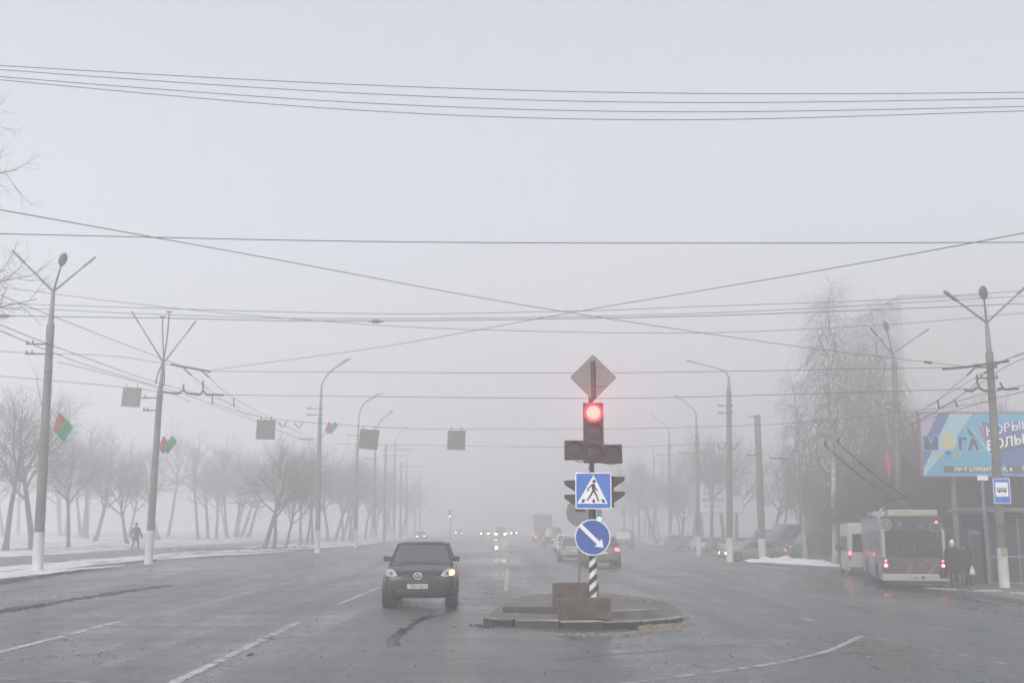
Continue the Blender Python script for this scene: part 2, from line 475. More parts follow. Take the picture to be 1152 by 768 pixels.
# ------------------------------------------------------------------ loose grit, slush and snow heaps
def clods(name, path, n, spread, size, mat, flat=.5, label=None):
    m = MB(); pts = catmull([G(*p) for p in path], 10)
    for _ in range(n):
        t = rnd() * (len(pts) - 1); i = int(t); p = pts[i].lerp(pts[min(i + 1, len(pts) - 1)], t - i)
        x, y = p.x + random.gauss(0, spread), p.y + random.gauss(0, spread * 1.0)
        r = size * U(.35, 1.3); c = (x, y, zg(x) + r * flat * .3)
        v = []; 
        for k in range(6):
            a = k * PI / 3 + U(-.3, .3); q = r * U(.7, 1.2); v.append((c[0] + q * math.cos(a), c[1] + q * math.sin(a), zg(x) - .005))
        for k in range(4):
            a = k * PI / 2 + U(-.4, .4); q = r * U(.35, .75); v.append((c[0] + q * math.cos(a), c[1] + q * math.sin(a), zg(x) + r * flat * U(.7, 1.2)))
        f = [(6, 7, 8, 9), (0, 1, 7, 6), (1, 2, 7), (2, 3, 8, 7), (3, 4, 9, 8), (4, 5, 9), (5, 0, 6, 9)]
        m.add(v, f)
    o = m.build(name, mat, None, False); tag(o, label, None, None, 'stuff'); return o
clods('slush', [(770, 700), (762, 704), (735, 710), (700, 714), (650, 714)], 900, .10, .05, 'rubble', .6)
clods('slush', [(765, 697), (750, 703), (728, 707)], 700, .09, .055, 'rubble', 1.0)
clods('slush', [(640, 713), (600, 711), (590, 711)], 60, .06, .035, 'rubble', .5)
clods('grit', [(0, 688), (60, 678), (110, 670), (140, 666), (188, 659)], 330, .10, .055, 'dirt', .5)
clods('grit', [(0, 688), (50, 680)], 260, .10, .06, 'dirt', .5)
clods('grit', [(120, 668), (150, 663)], 120, .10, .05, 'dirt', .5)
clods('grit', [(165, 662), (188, 659)], 120, .07, .06, 'dirt', .6)
clods('grit', [(535, 703), (548, 706)], 40, .08, .05, 'dirt', .5)
clods('grit', [(1050, 682), (1152, 690)], 30, .25, .04, 'dirt', .4)
clods('grit', [(545, 668), (556, 664)], 20, .15, .04, 'dirt', .4)
def wander(a, c, n, amp):
    (x0, y0), (x1, y1) = gxy(*a), gxy(*c); return [(x0 + (x1 - x0) * i / n + U(-amp, amp), y0 + (y1 - y0) * i / n + U(-amp, amp)) for i in range(n + 1)]
for a, c, w_, mt_ in (((504, 686), (470, 698), .30, 'wetdark'), ((478, 694), (452, 712), .16, 'wetdark'), ((455, 706), (440, 726), .22, 'wetdark'),
        ((20, 742), (330, 716), .02, 'crack'), ((600, 744), (860, 722), .03, 'crack'), ((820, 690), (1100, 706), .03, 'crack'),
        ((90, 700), (250, 690), .03, 'crack'), ((900, 740), (1120, 722), .03, 'crack'), ((430, 735), (520, 742), .02, 'crack')):
    marking(wander(a, c, 9, .06 if mt_ == 'wetdark' else .05), w_, mt_)
for k in range(46):
    px, py = U(60, 1120), U(690, 762)
    a = gxy(px, py); marking([(a[0], a[1]), (a[0] + U(-.25, .25), a[1] + U(-.1, .4))], U(.03, .09), random.choice(['crack', 'wetdark', 'line_faint']))
clods('grit', [(30, 745), (300, 720), (600, 735), (900, 720), (1130, 740)], 260, 1.6, .018, 'dirt', .6)
clods('grass', [(215, 621), (270, 619.5), (335, 617.5)], 420, .8, .09, 'grasstuft', 1.0).location.z = KH
clods('slush', [(0, 652), (60, 645), (130, 637), (220, 628)], 500, .22, .06, 'dirtyslush', .8).location.z = .03
# longitudinal seam cracks left
for a, c in (((80, 655), (150, 646)), ((25, 713), (45, 711))):
    mk([a, c], .06, 'dirt')

def heap(name, pix, hgt, width, mat, label, dz=KH):
    """low ragged snow bank along a pixel path"""
    pts = catmull([G(*p, dz) for p in pix], 9); m = MB(); v = []; K = 7; n = len(pts)
    for i, p in enumerate(pts):
        t = i / (n - 1); e = math.sin(PI * min(1, max(.02, t))) ** .5
        hh = hgt * e * U(.7, 1.2); ww = width * e * U(.8, 1.2) + .05
        d = (pts[min(i + 1, n - 1)] - pts[max(i - 1, 0)]).normalized(); nn = Vector((-d.y, d.x, 0))
        for k in range(K):
            s = -1 + 2 * k / (K - 1); q = p + nn * s * ww * .5
            v.append((q.x, q.y, zg(q.x) + dz - .02 + hh * (1 - s * s) * U(.8, 1.15)))
    m.add(v, [(i * K + k, i * K + k + 1, (i + 1) * K + k + 1, (i + 1) * K + k) for i in range(n - 1) for k in range(K - 1)])
    return tag(m.build(name, mat, None, True), label, None, None, 'stuff')
MT['cleansnow'] = M('ploughed_snow', (.66, .68, .72), .85, .15, 3, bump=.6)
MT['dirtysnow'] = M('dirty_snow', (.24, .235, .22), .8, .55, 5, bump=.6)
heap('snow_bank', [(838, 631.5), (870, 632), (905, 634), (945, 637)], .38, 3.2, 'cleansnow', 'white snow bank beside the right kerb, left of the van')
heap('snow_bank', [(722, 607), (745, 611), (765, 613)], .3, 1.6, 'cleansnow', 'distant low snow bank on the right verge')
heap('snow_bank', [(1095, 664), (1115, 665), (1128, 665)], .10, .35, 'dirtysnow', 'small dirty snow heap at the foot of the right pole')
heap('snow_bank', [(1130, 667), (1150, 668), (1175, 670)], .12, .45, 'dirtysnow', 'dirty snow ridge along the kerb at the right edge')
heap('snow_bank', [(1040, 661), (1062, 662), (1090, 663)], .05, .2, 'dirtysnow', 'thin dirty slush ridge on the kerb behind the trolleybus')
heap('snow_bank', [(0, 651), (40, 645), (80, 640), (140, 635)], .05, .5, 'cleansnow', 'thin white snow strip along the left kerb')
heap('snow_bank', [(175, 629), (220, 625), (270, 622.5), (330, 619)], .07, .7, 'cleansnow', 'thin white snow strip on the left verge past the second pole')

# ------------------------------------------------------------------ traffic island
island = empty('traffic_island', (2, 24, zg(2)), 0, 'low concrete traffic island of dark kerb stones in the middle of the junction', 'traffic island')
def par(o, p):
    """parent keeping world position"""
    o.parent = p
    o.matrix_parent_inverse = Matrix.Translation(p.location).inverted() if p.rotation_euler.z == 0 else p.matrix_basis.inverted()
    return o
fr = [G(*p) for p in [(546, 702), (556, 704), (600, 706), (660, 707), (715, 706.5), (748, 704.5), (765, 701)]]
bk = [G(*p) for p in [(765, 701), (768, 692), (745, 680), (700, 673), (640, 671), (592, 674), (556, 690), (546, 702)]]
fr_s = catmull(fr, 6); bk_s = catmull(bk, 6)
m = MB(); ring = fr_s + bk_s[1:-1]; top = [(p.x * .985 + .03, p.y * .995 + .12, zg(p.x) + .115) for p in ring]
c0 = (1.9, 24.2, zg(1.9) + .135)
m.add(top + [c0], [(i, (i + 1) % len(top), len(top)) for i in range(len(top))])
par(m.build('island_top', 'slab'), island)
def kerbrow(pts, h, wd, name, mats, z0=0.0, seg=.95):
    """separate kerb stones end to end"""
    P_ = pts; L = [0]
    for i in range(1, len(P_)): L.append(L[-1] + (P_[i] - P_[i - 1]).length)
    def at(t):
        for i in range(1, len(L)):
            if t <= L[i]: return P_[i - 1].lerp(P_[i], (t - L[i - 1]) / max(1e-6, L[i] - L[i - 1]))
        return P_[-1]
    n = max(1, round(L[-1] / seg))
    for k in range(n):
        a, c = at(L[-1] * k / n), at(L[-1] * (k + 1) / n); d = (c - a); ln = d.length - .015
        ang = math.atan2(d.y, d.x) + U(-.015, .015); mid = (a + c) / 2; m = MB()
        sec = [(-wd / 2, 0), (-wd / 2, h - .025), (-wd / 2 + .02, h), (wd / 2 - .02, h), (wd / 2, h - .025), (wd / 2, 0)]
        R = Matrix.Rotation(ang, 3, 'Z'); hh = U(-.008, .008)
        v = []
        for sx in (-ln / 2, 0, ln / 2):
            for (y, z) in sec:
                q = R @ Vector((sx, y, 0)); v.append((mid.x + q.x, mid.y + q.y, zg(mid.x) + z0 + z + hh - .01))
        f = [(i * 6 + j, i * 6 + j + 1, (i + 1) * 6 + j + 1, (i + 1) * 6 + j) for i in range(2) for j in range(5)] + [(0, 1, 2, 3, 4, 5), (17, 16, 15, 14, 13, 12)]
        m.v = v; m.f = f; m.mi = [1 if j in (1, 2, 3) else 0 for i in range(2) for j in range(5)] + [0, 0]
        par(m.build(name, mats), island)
off = Vector((0, .07, 0))
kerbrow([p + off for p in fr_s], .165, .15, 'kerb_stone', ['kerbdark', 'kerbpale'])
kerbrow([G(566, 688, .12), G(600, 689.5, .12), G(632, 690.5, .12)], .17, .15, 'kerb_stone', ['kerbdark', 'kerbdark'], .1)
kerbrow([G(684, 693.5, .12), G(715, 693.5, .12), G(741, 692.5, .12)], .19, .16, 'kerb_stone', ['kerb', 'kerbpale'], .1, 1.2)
clods('slush', [(570, 698), (640, 700), (750, 697)], 260, .10, .03, 'rubble', 1.0).location.z = .13
clods('slush', [(690, 680), (715, 681), (740, 683)], 260, .10, .045, 'rubble', 1.1).location.z = .13
clods('slush', [(590, 680), (620, 677), (640, 676)], 200, .13, .035, 'rubble', 1.0).location.z = .12
m = MB(); m.tube([(0, 0, 0), (0, 0, .05)], [.045, .03], 8)
o = m.build('lamp_stub', 'kerbpale'); p = G(707, 691, .13); o.location = (p.x, p.y, p.z + .12); tag(o, 'little pale stub standing on the kerb right of the front block', 'stub')

def block(px0, px1, pyb, pyt, label):
    a, c = G(px0, pyb, .125), G(px1, pyb, .125); wd = c.x - a.x
    t = P((px0 + px1) / 2, pyt, a.y); h = t.z - a.z
    m = MB(); dp = .36; 
    sec = [(0, 0), (0, h - .05), (.04, h), (dp - .04, h), (dp, h - .05), (dp, 0)]
    n = 6; v = []
    for k in range(5):
        x = -wd / 2 + wd * k / 4
        e = .012 if k in (0, 4) else 0
        for y, z in sec: v.append((x + U(-.012, .012), y + U(-.016, .016) + e * (1 if y < dp / 2 else -1), z - (e if z > 0 else 0)))
    m.add(v, [(i * n + j, i * n + j + 1, (i + 1) * n + j + 1, (i + 1) * n + j) for i in range(4) for j in range(n)if j < 5] + [(0, 1, 2, 3, 4, 5), tuple(4 * n + j for j in (5, 4, 3, 2, 1, 0))])
    o = m.build('concrete_block', 'brownblock'); o.location = ((a.x + c.x) / 2, a.y, a.z)
    tag(o, label, 'concrete block', 'concrete blocks on the traffic island'); return o
block(628.5, 686, 696, 672.5, 'brown concrete block at the front of the traffic island')
block(622.5, 672, 682, 655.5, 'brown concrete block farther back behind the striped post foot')

# ------------------------------------------------------------------ traffic light, signs on the island
TY = G(657, 696, .125).y + .36 + .13
base = P(667, 684, TY); SPX = FPX / (TY * math.cos(PITCH) + 2.5 * math.sin(PITCH))  # ~52.9 px per m
TX = P(666.5, 592, TY).x
TB = zg(TX) + .12
tl = empty('traffic_light', (TX, TY, TB), 0, 'traffic light showing red on a black and white striped post, on the island', 'traffic light')
def zz(py): return P(667, py, TY).z - TB
def xx(px, Y=TY): return P(px, 500, Y).x - TX
m = MB(); m.tube([(0, 0, 0), (0, 0, zz(408))], .055, 14); m.build('pole', 'darkmetal', tl, True)
m = MB(); m.tube([(0, 0, .0), (0, 0, zz(612))], .085, 18); m.build('striped_sleeve', 'stripes', tl, True)
m = MB(); m.tube([(0, 0, zz(610)), (0, 0, zz(572))], .08, 14); m.build('collar', 'darkmetal', tl, True)
def head(cx, ztop, nsec, sec, lit=None, name='signal_head', y=-.16):
    m = MB(); h = nsec * sec
    m.box((cx, y, ztop - h / 2), (sec, .16, h), 0, None, .018)
    for k in range(nsec):   # visors
        cz = ztop - sec * (k + .5); r = sec * .42; v = []; n = 16
        for i in range(n + 1):
            a = -PI * .12 + PI * 1.24 * i / n
            for (yy, rr) in ((y - .08, r), (y - .08 - .20 * (1 if True else 0) * (.35 + .65 * max(0, math.sin(a))), r)):
                v.append((cx + rr * math.cos(a), yy, cz + rr * math.sin(a)))
        m.add(v, [(2 * i, 2 * i + 1, 2 * i + 3, 2 * i + 2) for i in range(n)])
    hd = m.build(name, 'housing', tl)
    for k in range(nsec):
        cz = ztop - sec * (k + .5); m = MB(); n = 20
        on = lit == k; r = sec * (.36 if not on else .35)
        v = [(cx, y - .10, cz)] + [(cx + r * math.cos(2 * PI * i / n), y - .086, cz + r * math.sin(2 * PI * i / n)) for i in range(n)]
        m.add(v, [(0, 1 + i, 1 + (i + 1) % n) for i in range(n)])
        m.build('lens', 'red_on' if on else 'lensoff', hd, True)
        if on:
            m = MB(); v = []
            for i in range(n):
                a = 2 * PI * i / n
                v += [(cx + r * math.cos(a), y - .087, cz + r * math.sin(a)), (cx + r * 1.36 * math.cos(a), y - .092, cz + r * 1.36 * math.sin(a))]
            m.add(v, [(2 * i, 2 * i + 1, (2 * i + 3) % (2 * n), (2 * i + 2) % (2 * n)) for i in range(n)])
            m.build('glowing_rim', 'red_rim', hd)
    return hd
S = 22.3 / SPX
head(xx(667), zz(454), 3, S, 0)
head(xx(645.3), zz(496), 1, 21.5 / SPX, None)
head(xx(688), zz(500.5), 1, 21 / SPX, None)
m = MB()
m.tube([(xx(664), -.1, zz(521)), (xx(661), -.1, zz(527)), (xx(664), -.08, zz(531)), (xx(666), -.05, zz(527))], .008, 5); m.build('loose_wiring', 'wire', tl); m = MB()
m.tube([(xx(646), -.15, zz(518.5)), (xx(652), -.15, zz(520)), (xx(657), -.12, zz(519))], .008, 5); m.build('loose_wiring', 'wire', tl); m = MB()
m.tube([(xx(676), -.1, zz(520)), (xx(685), -.15, zz(523)), (xx(694), -.15, zz(521))], .008, 5)
m.build('loose_wiring', 'wire', tl)
def lamp_glow(name, loc, power, col, aim, size, rad=.08):
    li = bpy.data.lights.new(name, 'SPOT'); li.energy = power; li.color = col; li.spot_size = math.radians(size); li.spot_blend = .6; li.shadow_soft_size = rad
    lo = bpy.data.objects.new(name, li); COL.objects.link(lo); lo.location = loc; lo.rotation_euler = Vector(aim).to_track_quat('-Z', 'Y').to_euler()
lamp_glow('red_signal_beam', (TX, TY - .32, P(667, 464, TY).z), 520, (1, .04, .08), (0, -1, .08), 56, .10)
# side-facing pedestrian heads
for sd, xa, tops in ((-1, 647.5, (540, 556)), (1, 688.5, (536, 552.5))):
    m = MB()
    x0 = xx(xa); cx = x0 - sd * .09
    m.box((cx, 0, zz(tops[0]) - .33), (.2, .30, .68), 0, None, .015)
    for t in tops:
        za, zb_ = zz(t), zz(t + 12.5)
        ln = 13 / SPX
        pol = [(x0, za), (x0 + sd * ln, za - .01), (x0 + sd * ln * .95, za - .09), (x0 + sd * .02, zb_)]
        m.prism(pol, lambda a, c, q: (a, q, c), -.13, .13)
    m.box(((cx) * .5, 0, zz(tops[0]) - .3), (abs(cx), .04, .05))
    m.build('side_signal_head', 'housing', tl)

def plate(name, poly, Y, mat, label, cat, thick=.012, rim=None, rimw=.02):
    """flat sign plate; poly in local x,z metres around centre"""
    m = MB(); m.prism(poly, lambda a, c, q: (a, q, c), 0, thick); return m.build(name, mat)
def circle(r, n=32): return [(r * math.cos(2 * PI * k / n), r * math.sin(2 * PI * k / n)) for k in range(n)]
def rrect(wd, h, r=.04, n=4, rot=0):
    pts = []
    for cx, cy, a0 in ((wd / 2 - r, h / 2 - r, 0), (-wd / 2 + r, h / 2 - r, PI / 2), (-wd / 2 + r, -h / 2 + r, PI), (wd / 2 - r, -h / 2 + r, 1.5 * PI)):
        for k in range(n + 1):
            a = a0 + PI / 2 * k / n; pts.append((cx + r * math.cos(a), cy + r * math.sin(a)))
    if rot: pts = [(x * math.cos(rot) - y * math.sin(rot), x * math.sin(rot) + y * math.cos(rot)) for x, y in pts]
    return pts
XZ = lambda y0: (lambda a, c, q: (a, y0 + q, c))
def flat(parent, name, poly, y, mat, th=.003):
    m = MB(); m.prism(poly, XZ(y), 0, -th); return m.build(name, mat, parent)
# diamond (back of a priority sign)
c = P(667, 425, TY)
s = empty('priority_sign', (c.x, TY - .07, c.z), 0, 'grey back of a diamond sign at the top of the striped post', 'road sign')
sd = 37.5 / SPX
flat(s, 'sign_plate', rrect(sd, sd, .04, 4, PI / 4), .0, 'signback', .01)
m = MB()
for dz_ in (-.19, .27):
    ww = (.5 - abs(dz_)) * 1.7
    m = MB(); m.box((0, -.02, dz_ * .95), (ww, .02, .03)); m.build('bracket_bar', 'steel', s)
m = MB(); m.tube([(0, -.035, -.5), (0, -.035, .36)], .05, 10); m.build('pole_stub', 'darkmetal', s, True)
m = MB(); 
ring = rrect(sd, sd, .04, 4, PI / 4); ring2 = [(x * .955, y * .955) for x, y in ring]; n = len(ring)
m.add([(x, -.013, y) for x, y in ring] + [(x, -.013, y) for x, y in ring2], [(i, (i + 1) % n, n + (i + 1) % n, n + i) for i in range(n)]); m.build('sign_rim', 'steel', s)
# pedestrian crossing sign
c = P(666.8, 552, TY)
s = empty('crossing_sign', (c.x, TY - .16, c.z), 0, 'blue square pedestrian crossing sign below the signal heads', 'road sign')
sd = 40 / SPX
flat(s, 'sign_back', rrect(sd, sd, .04), .01, 'signback', .012)
flat(s, 'sign_border', rrect(sd, sd, .04), -.003, 'signwhite')
flat(s, 'blue_face', rrect(sd * .94, sd * .94, .03), -.007, 'blue')
k = sd / 300.0
def sp(pts): return [((x - 155) * k, (148 - y) * k) for x, y in pts]   # coords of the enlarged view, 300 wide
flat(s, 'white_triangle', sp([(157, 18), (273, 254), (20, 254)]), -.011, 'signwhite')
def limb(m, a, c, wa, wc):
    a, c = Vector(a), Vector(c); d = (c - a).normalized(); nn = Vector((-d.y, d.x))
    m.prism(sp([tuple(a + nn * wa), tuple(c + nn * wc), tuple(c - nn * wc), tuple(a - nn * wa)]), XZ(-.015), 0, -.003)
m = MB()
m.prism(sp([(162 + 15 * math.cos(t * PI / 8), 72 + 15 * math.sin(t * PI / 8)) for t in range(16)]), XZ(-.015), 0, -.003)
limb(m, (150, 92), (158, 150), 13, 11); limb(m, (148, 95), (112, 128), 6, 5); limb(m, (112, 126), (108, 152), 6, 5)
limb(m, (160, 96), (172, 128), 6, 5); limb(m, (172, 128), (190, 150), 6, 5)
limb(m, (152, 148), (130, 190), 9, 7); limb(m, (130, 190), (102, 228), 7, 6)
limb(m, (160, 148), (182, 188), 9, 7); limb(m, (182, 188), (196, 236), 7, 6)
m.build('walking_figure', 'signblack', s)
m = MB()
for q in ([(66, 218), (88, 218), (76, 244), (50, 244)], [(147, 218), (167, 218), (169, 246), (145, 246)], [(218, 218), (240, 218), (254, 246), (230, 246)]):
    m = MB(); m.prism(sp(q), XZ(-.015), 0, -.003); m.build('crossing_stripe', 'signblack', s)
# keep-right sign
c = P(666, 604, TY)
s = empty('direction_sign', (c.x, TY - .16, c.z), 0, 'round dark blue sign with a white arrow pointing down right', 'road sign')
R_ = 19.7 / SPX
flat(s, 'sign_back', circle(R_), .01, 'signback', .012); flat(s, 'sign_border', circle(R_), -.003, 'signwhite'); flat(s, 'blue_face', circle(R_ * .94), -.007, 'blue2')
def rot(pts, a): return [(x * math.cos(a) - y * math.sin(a), x * math.sin(a) + y * math.cos(a)) for x, y in pts]
ar = [(-R_ * .93, R_ * .11), (R_ * .42, R_ * .11), (R_ * .42, R_ * .30), (R_ * .82, 0), (R_ * .42, -R_ * .30), (R_ * .42, -R_ * .11), (-R_ * .93, -R_ * .11)]
flat(s, 'arrow', [(x, z) for x, z in rot(ar, -PI / 4 * .97)], -.011, 'signwhite')
# second post with the round back
Y2 = 28.5
p = P(651, 592, Y2); zb2 = zg(p.x) + .12
s = empty('sign_post', (p.x, Y2, zb2), 0, 'thin grey post with the back of a round sign behind the striped post', 'road sign')
m = MB(); m.tube([(0, 0, 0), (0, 0, P(651, 566, Y2).z - zb2)], .03, 10); m.build('pole', 'steel', s, True)
c = P(653, 576, Y2)
m = MB(); m.prism([(x + c.x - p.x, z + c.z - zb2) for x, z in circle(16 * Y2 / FPX, 30)], XZ(-.04), 0, -.012); m.build('sign_plate', 'signback', s)
m = MB(); m.box((.02, -.055, c.z - zb2 + .02), (.5, .015, .03)); m.build('bracket_bar', 'steel', s)

# far traffic signals with small green lamps
def far_signal(px, py, pyb, Y, label, arm=0):
    p = P(px, py, Y); z0 = zg(p.x) + .05
    s = empty('traffic_light', (p.x, Y, z0), 0, label, 'traffic light', None)
    m = MB(); m.tube([(.12, 0, 0), (.12, 0, p.z - z0 + .9)], .06, 8); m.build('pole', 'steel', s, True)
    m = MB(); m.box((0, -.1, p.z - z0 + .35), (.34, .2, 1.05), 0, None, .02); hd = m.build('signal_head', 'housing', s)
    m = MB(); n = 14; m.add([(0, -.22, p.z - z0)] + [(.14 * math.cos(2 * PI * i / n), -.21, p.z - z0 + .14 * math.sin(2 * PI * i / n)) for i in range(n)], [(0, 1 + i, 1 + (i + 1) % n) for i in range(n)])
    m.build('lens', 'green_on', hd)
far_signal(674, 583.5, 0, 75, 'distant traffic light with green lamp just right of the striped post')
far_signal(506, 580.5, 0, 150, 'faint distant traffic light with green lamp above the dark car')

# ------------------------------------------------------------------ street lamp poles
def lamp_pole(pxb, pyb, dz, ptop, pjoin, arms, label, r0=.19, base_h=1.45, name='street_lamp', group=None, heads=True, Y=None, extra=None, brackets=()):
    """pxb,pyb foot pixel; ptop = top of concrete; pjoin = arm junction; arms=[(px,py,dY)]"""
    g = G(pxb, pyb, dz)
    if Y: g = Vector((P(pxb, 592, Y).x, Y, 0)); g.z = zg(g.x) + dz
    Yb = g.y
    s = empty(name, tuple(g), 0, label, 'street lamp', group)
    def L(px, py, dY=0): return P(px, py, Yb + dY) - g
    a, c = L(*ptop), L(*pjoin)
    m = MB(); m.tube([(0, 0, -.1), a * .5, a], [r0, r0 * .85, r0 * .7], 14); m.build('pole', 'concrete', s, True)
    t = base_h / a.z
    m = MB(); m.tube([(0, 0, -.1), (a.x * t, a.y * t, base_h)], [r0 + .012, r0 * (1 - .3 * t) + .012], 14, False); m.build('white_painted_foot', 'white', s, True)
    m = MB(); m.tube([a - Vector((0, 0, .5)), a + Vector((0, 0, .05))], [r0 * .78, r0 * .74], 12); m.build('collar', 'concrete', s, True)
    m = MB(); m.tube([a, a.lerp(c, .45), c], [r0 * .55, r0 * .45, r0 * .33], 10)
    m.build('upper_tube', 'steel', s, True)
    for q in arms:
        tip = L(q[0], q[1], q[2]); m = MB()
        if len(q) > 3 and q[3]:
            mid = L(*q[3]); pts = catmull([c, mid, tip], 6)
        else: pts = [c, c.lerp(tip, .5), tip]
        m.tube(pts, [.05 * (1 - .4 * i / (len(pts) - 1)) for i in range(len(pts))], 8)
        ar_ = m.build('arm', 'steel', s, True)
        d = (tip - pts[-2]).normalized(); m = MB()
        if len(q) > 4 and q[4] == 'oval':
            R = .19; mm = MB(); mm.ball((0, 0, 0), (.17, .10, .36), 12, 8)
            rotm = d.to_track_quat('Z', 'Y').to_matrix()
            mm.v = [tuple(tip + d * .3 + rotm @ Vector(v_)) for v_ in mm.v]; mm.build('lamp_head', 'steel', ar_, True)
        else:
            mm = MB(); mm.box((0, 0, .32), (.16, .09, .7), 0, None, .03); rotm = d.to_track_quat('Z', 'Y').to_matrix()
            mm.v = [tuple(tip - d * .25 + rotm @ Vector(v_)) for v_ in mm.v]; mm.build('lamp_head', 'steel', ar_, True)
    if Yb < 65:
        for hh in (2.35, 4.9, a.z * .8):
            t_ = hh / a.z; m = MB(); rr_ = r0 * (1 - .3 * t_) + .012; m.tube([(a.x * t_, a.y * t_, hh), (a.x * t_, a.y * t_, hh + .05)], rr_, 14); m.build('steel_band', 'darkmetal', s, True)
    for by, ln in brackets:
        z = P(pxb, by, Yb).z - g.z; x = a.x * z / a.z; m = MB()
        m.box((x - ln * .3, -r0 - .03, z), (ln, .05, .06)); 
        for e in (-.75, -.55, .15): m.tube([(x + e * ln, -r0 - .03, z), (x + e * ln, -r0 - .03, z + .15)], .03, 6)
        m.build('insulator_bracket', 'darkmetal', s)
    return s, g
lamp_pole(42, 641, KH, (57, 366), (60, 328), [(22, 290, -.5), (69, 298, -1.0, None, 'oval'), (99, 296, .5)], 'nearest left street lamp, three armed concrete pole with white painted foot', .21, 1.5, brackets=((388, 1.1), (399, 1.1)), group='three armed lamp poles at the junction')
s2, g2 = lamp_pole(167, 632, KH, (180, 440), (184, 408), [(153, 358, -.4), (215, 368, .4)], 'second left street lamp, two armed pole with white foot and tall cable risers', .20, 1.55, brackets=((448, 1.2), (462, .9)), group='three armed lamp poles at the junction')
def L2(px, py): return P(px, py, g2.y) - g2
m = MB(); m.tube(catmull([L2(175, 432), L2(178, 420), L2(184, 404), L2(188, 380), L2(190.5, 351)], 5), .035, 6); m.tube([L2(187, 351), L2(194, 350.6)], .04, 6)
m.tube(catmull([L2(183, 436), L2(185, 426), L2(184, 400), L2(183, 370), L2(183, 356)], 5), .03, 6); m.tube([L2(180, 356.5), L2(186.5, 356.2)], .04, 6)
m.build('cable_riser', 'darkmetal', s2, True)
R1, g1 = lamp_pole(1130, 661, KH, (1113, 398), (1110, 363), [(1071, 334, -.5), (1107, 336, -.8, None, 'oval'), (1150, 326, .4)], 'nearest right street lamp, three armed concrete pole beside the bus stop', .20, 1.55, brackets=((414, .9), (426, .9)), group='three armed lamp poles at the junction')
lamp_pole(1012, 636, KH, (1006, 408), (1004, 398), [(984, 374, -.5), (998, 372, -.8, None, 'oval'), (1039, 374, .4)], 'grey three armed street lamp rising behind the trolleybus', .2, 1.5, Y=62, group='three armed lamp poles at the junction', brackets=((455, .9), (462, .9)))
cl = 'curved double arm lamps down the left kerb'
lamp_pole(357, 620, KH, (360, 470), (362, 432), [(386, 407, -.3, (370, 419)), (390, 406, .6, (371, 419))], 'third left street lamp with curved double arm, white foot', .20, 1.5, group=cl, brackets=((460, 1.2), (467, 1.2)))
lamp_pole(400, 614, KH, (402, 500), (404, 466), [(422, 445, -.3, (409, 454)), (427, 444, .6, (410, 454))], 'fourth left street lamp with curved double arm, hazier', .19, 1.5, group=cl, brackets=((490, 1.2),))
lamp_pole(421, 610.5, KH, (422, 510), (423, 484), [(438, 464, -.3, (428, 473)), (441, 463, .6, (429, 473))], 'fifth left street lamp with curved arm, pale in fog', .19, 1.5, group=cl, brackets=((503, 1.6), (516, 1.6)))
lamp_pole(443, 607.8, KH, (444, 520), (445, 496), [(456, 481, -.3, (449, 488))], 'sixth left street lamp, faint in fog', .19, 1.5, group=cl, brackets=((517, 1.6),))
lamp_pole(457, 605.5, KH, (457.5, 530), (458, 516), [(467, 504, 0, (461, 509))], 'seventh left street lamp, barely visible in fog', .18, 1.5, group=cl, brackets=((525, 1.8),))
lamp_pole(472, 603, KH, (472.5, 540), (473, 528), [(481, 518, 0, (476, 523))], 'farthest left street lamp, almost lost in fog', .18, 1.5, group=cl)
cr_ = 'single arm lamps down the right kerb'
lamp_pole(821, 630, KH, (820, 440), (820, 424), [(779, 407, 0, (812, 416))], 'tallest right street lamp with long single arm over the road', .24, 1.5, group=cr_, brackets=((457, 1.0), (465, 1.0)))
lamp_pole(786, 623, KH, (784, 490), (783, 465), [(763, 447, 0, (777, 457))], 'right street lamp in front of the small white billboard', .2, 1.5, group=cr_, brackets=((510, 2.0),))
lamp_pole(754, 615, KH, (753, 500), (753, 484), [(736, 468, 0, (747, 477))], 'faint right street lamp left of the small white billboard', .2, 1.5, group=cr_, brackets=((512, 2.0),))
lamp_pole(736, 610, KH, (735.5, 520), (735, 505), [(722, 490, 0, (731, 498))], 'farthest right street lamp, nearly lost in fog', .19, 1.5, group=cr_)
g = G(858, 630, KH); h = P(857, 467, g.y).z - g.z
s = empty('concrete_pole', tuple(g), 0, 'thick plain concrete pole without a lamp, right of the small billboard', 'pole')
m = MB(); m.tube([(0, 0, -.1), (0, 0, h)], [.26, .22], 14); m.build('pole', 'concrete', s, True)
m = MB(); m.tube([(0, 0, -.1), (0, 0, 1.5)], [.275, .27], 14, False); m.build('white_painted_foot', 'white', s, True)
m = MB(); m.box((-.3, 0, h * .72), (1.2, .06, .07)); m.box((-.2, 0, h - .1), (.9, .06, .06)); m.build('insulator_bracket', 'darkmetal', s)
def cat_pole(px, py, ptop, label):
    g = G(px, py, KH); h = P(px, ptop, g.y).z - g.z
    s = empty('catenary_pole', tuple(g), 0, label, 'pole', 'faint wire support poles in the fog')
    m = MB(); m.tube([(0, 0, -.1), (0, 0, h)], [.19, .14], 10); m.build('pole', 'concrete', s, True)
    m = MB()
    for k, ln in ((.6, 3.2), (1.3, 2.6)):
        m.tube([(-.4, 0, h - k), (ln, 0, h - k)], .05, 6)
    m.tube([(0, 0, h - .1), (2.6, 0, h - .6)], .03, 5)
    m.build('cross_arm', 'darkmetal', s)
cat_pole(432, 609, 500, 'wire pole with cross arms between the fifth and sixth left lamps')
cat_pole(450, 606, 520, 'fainter wire pole with cross arms right of the sixth left lamp')

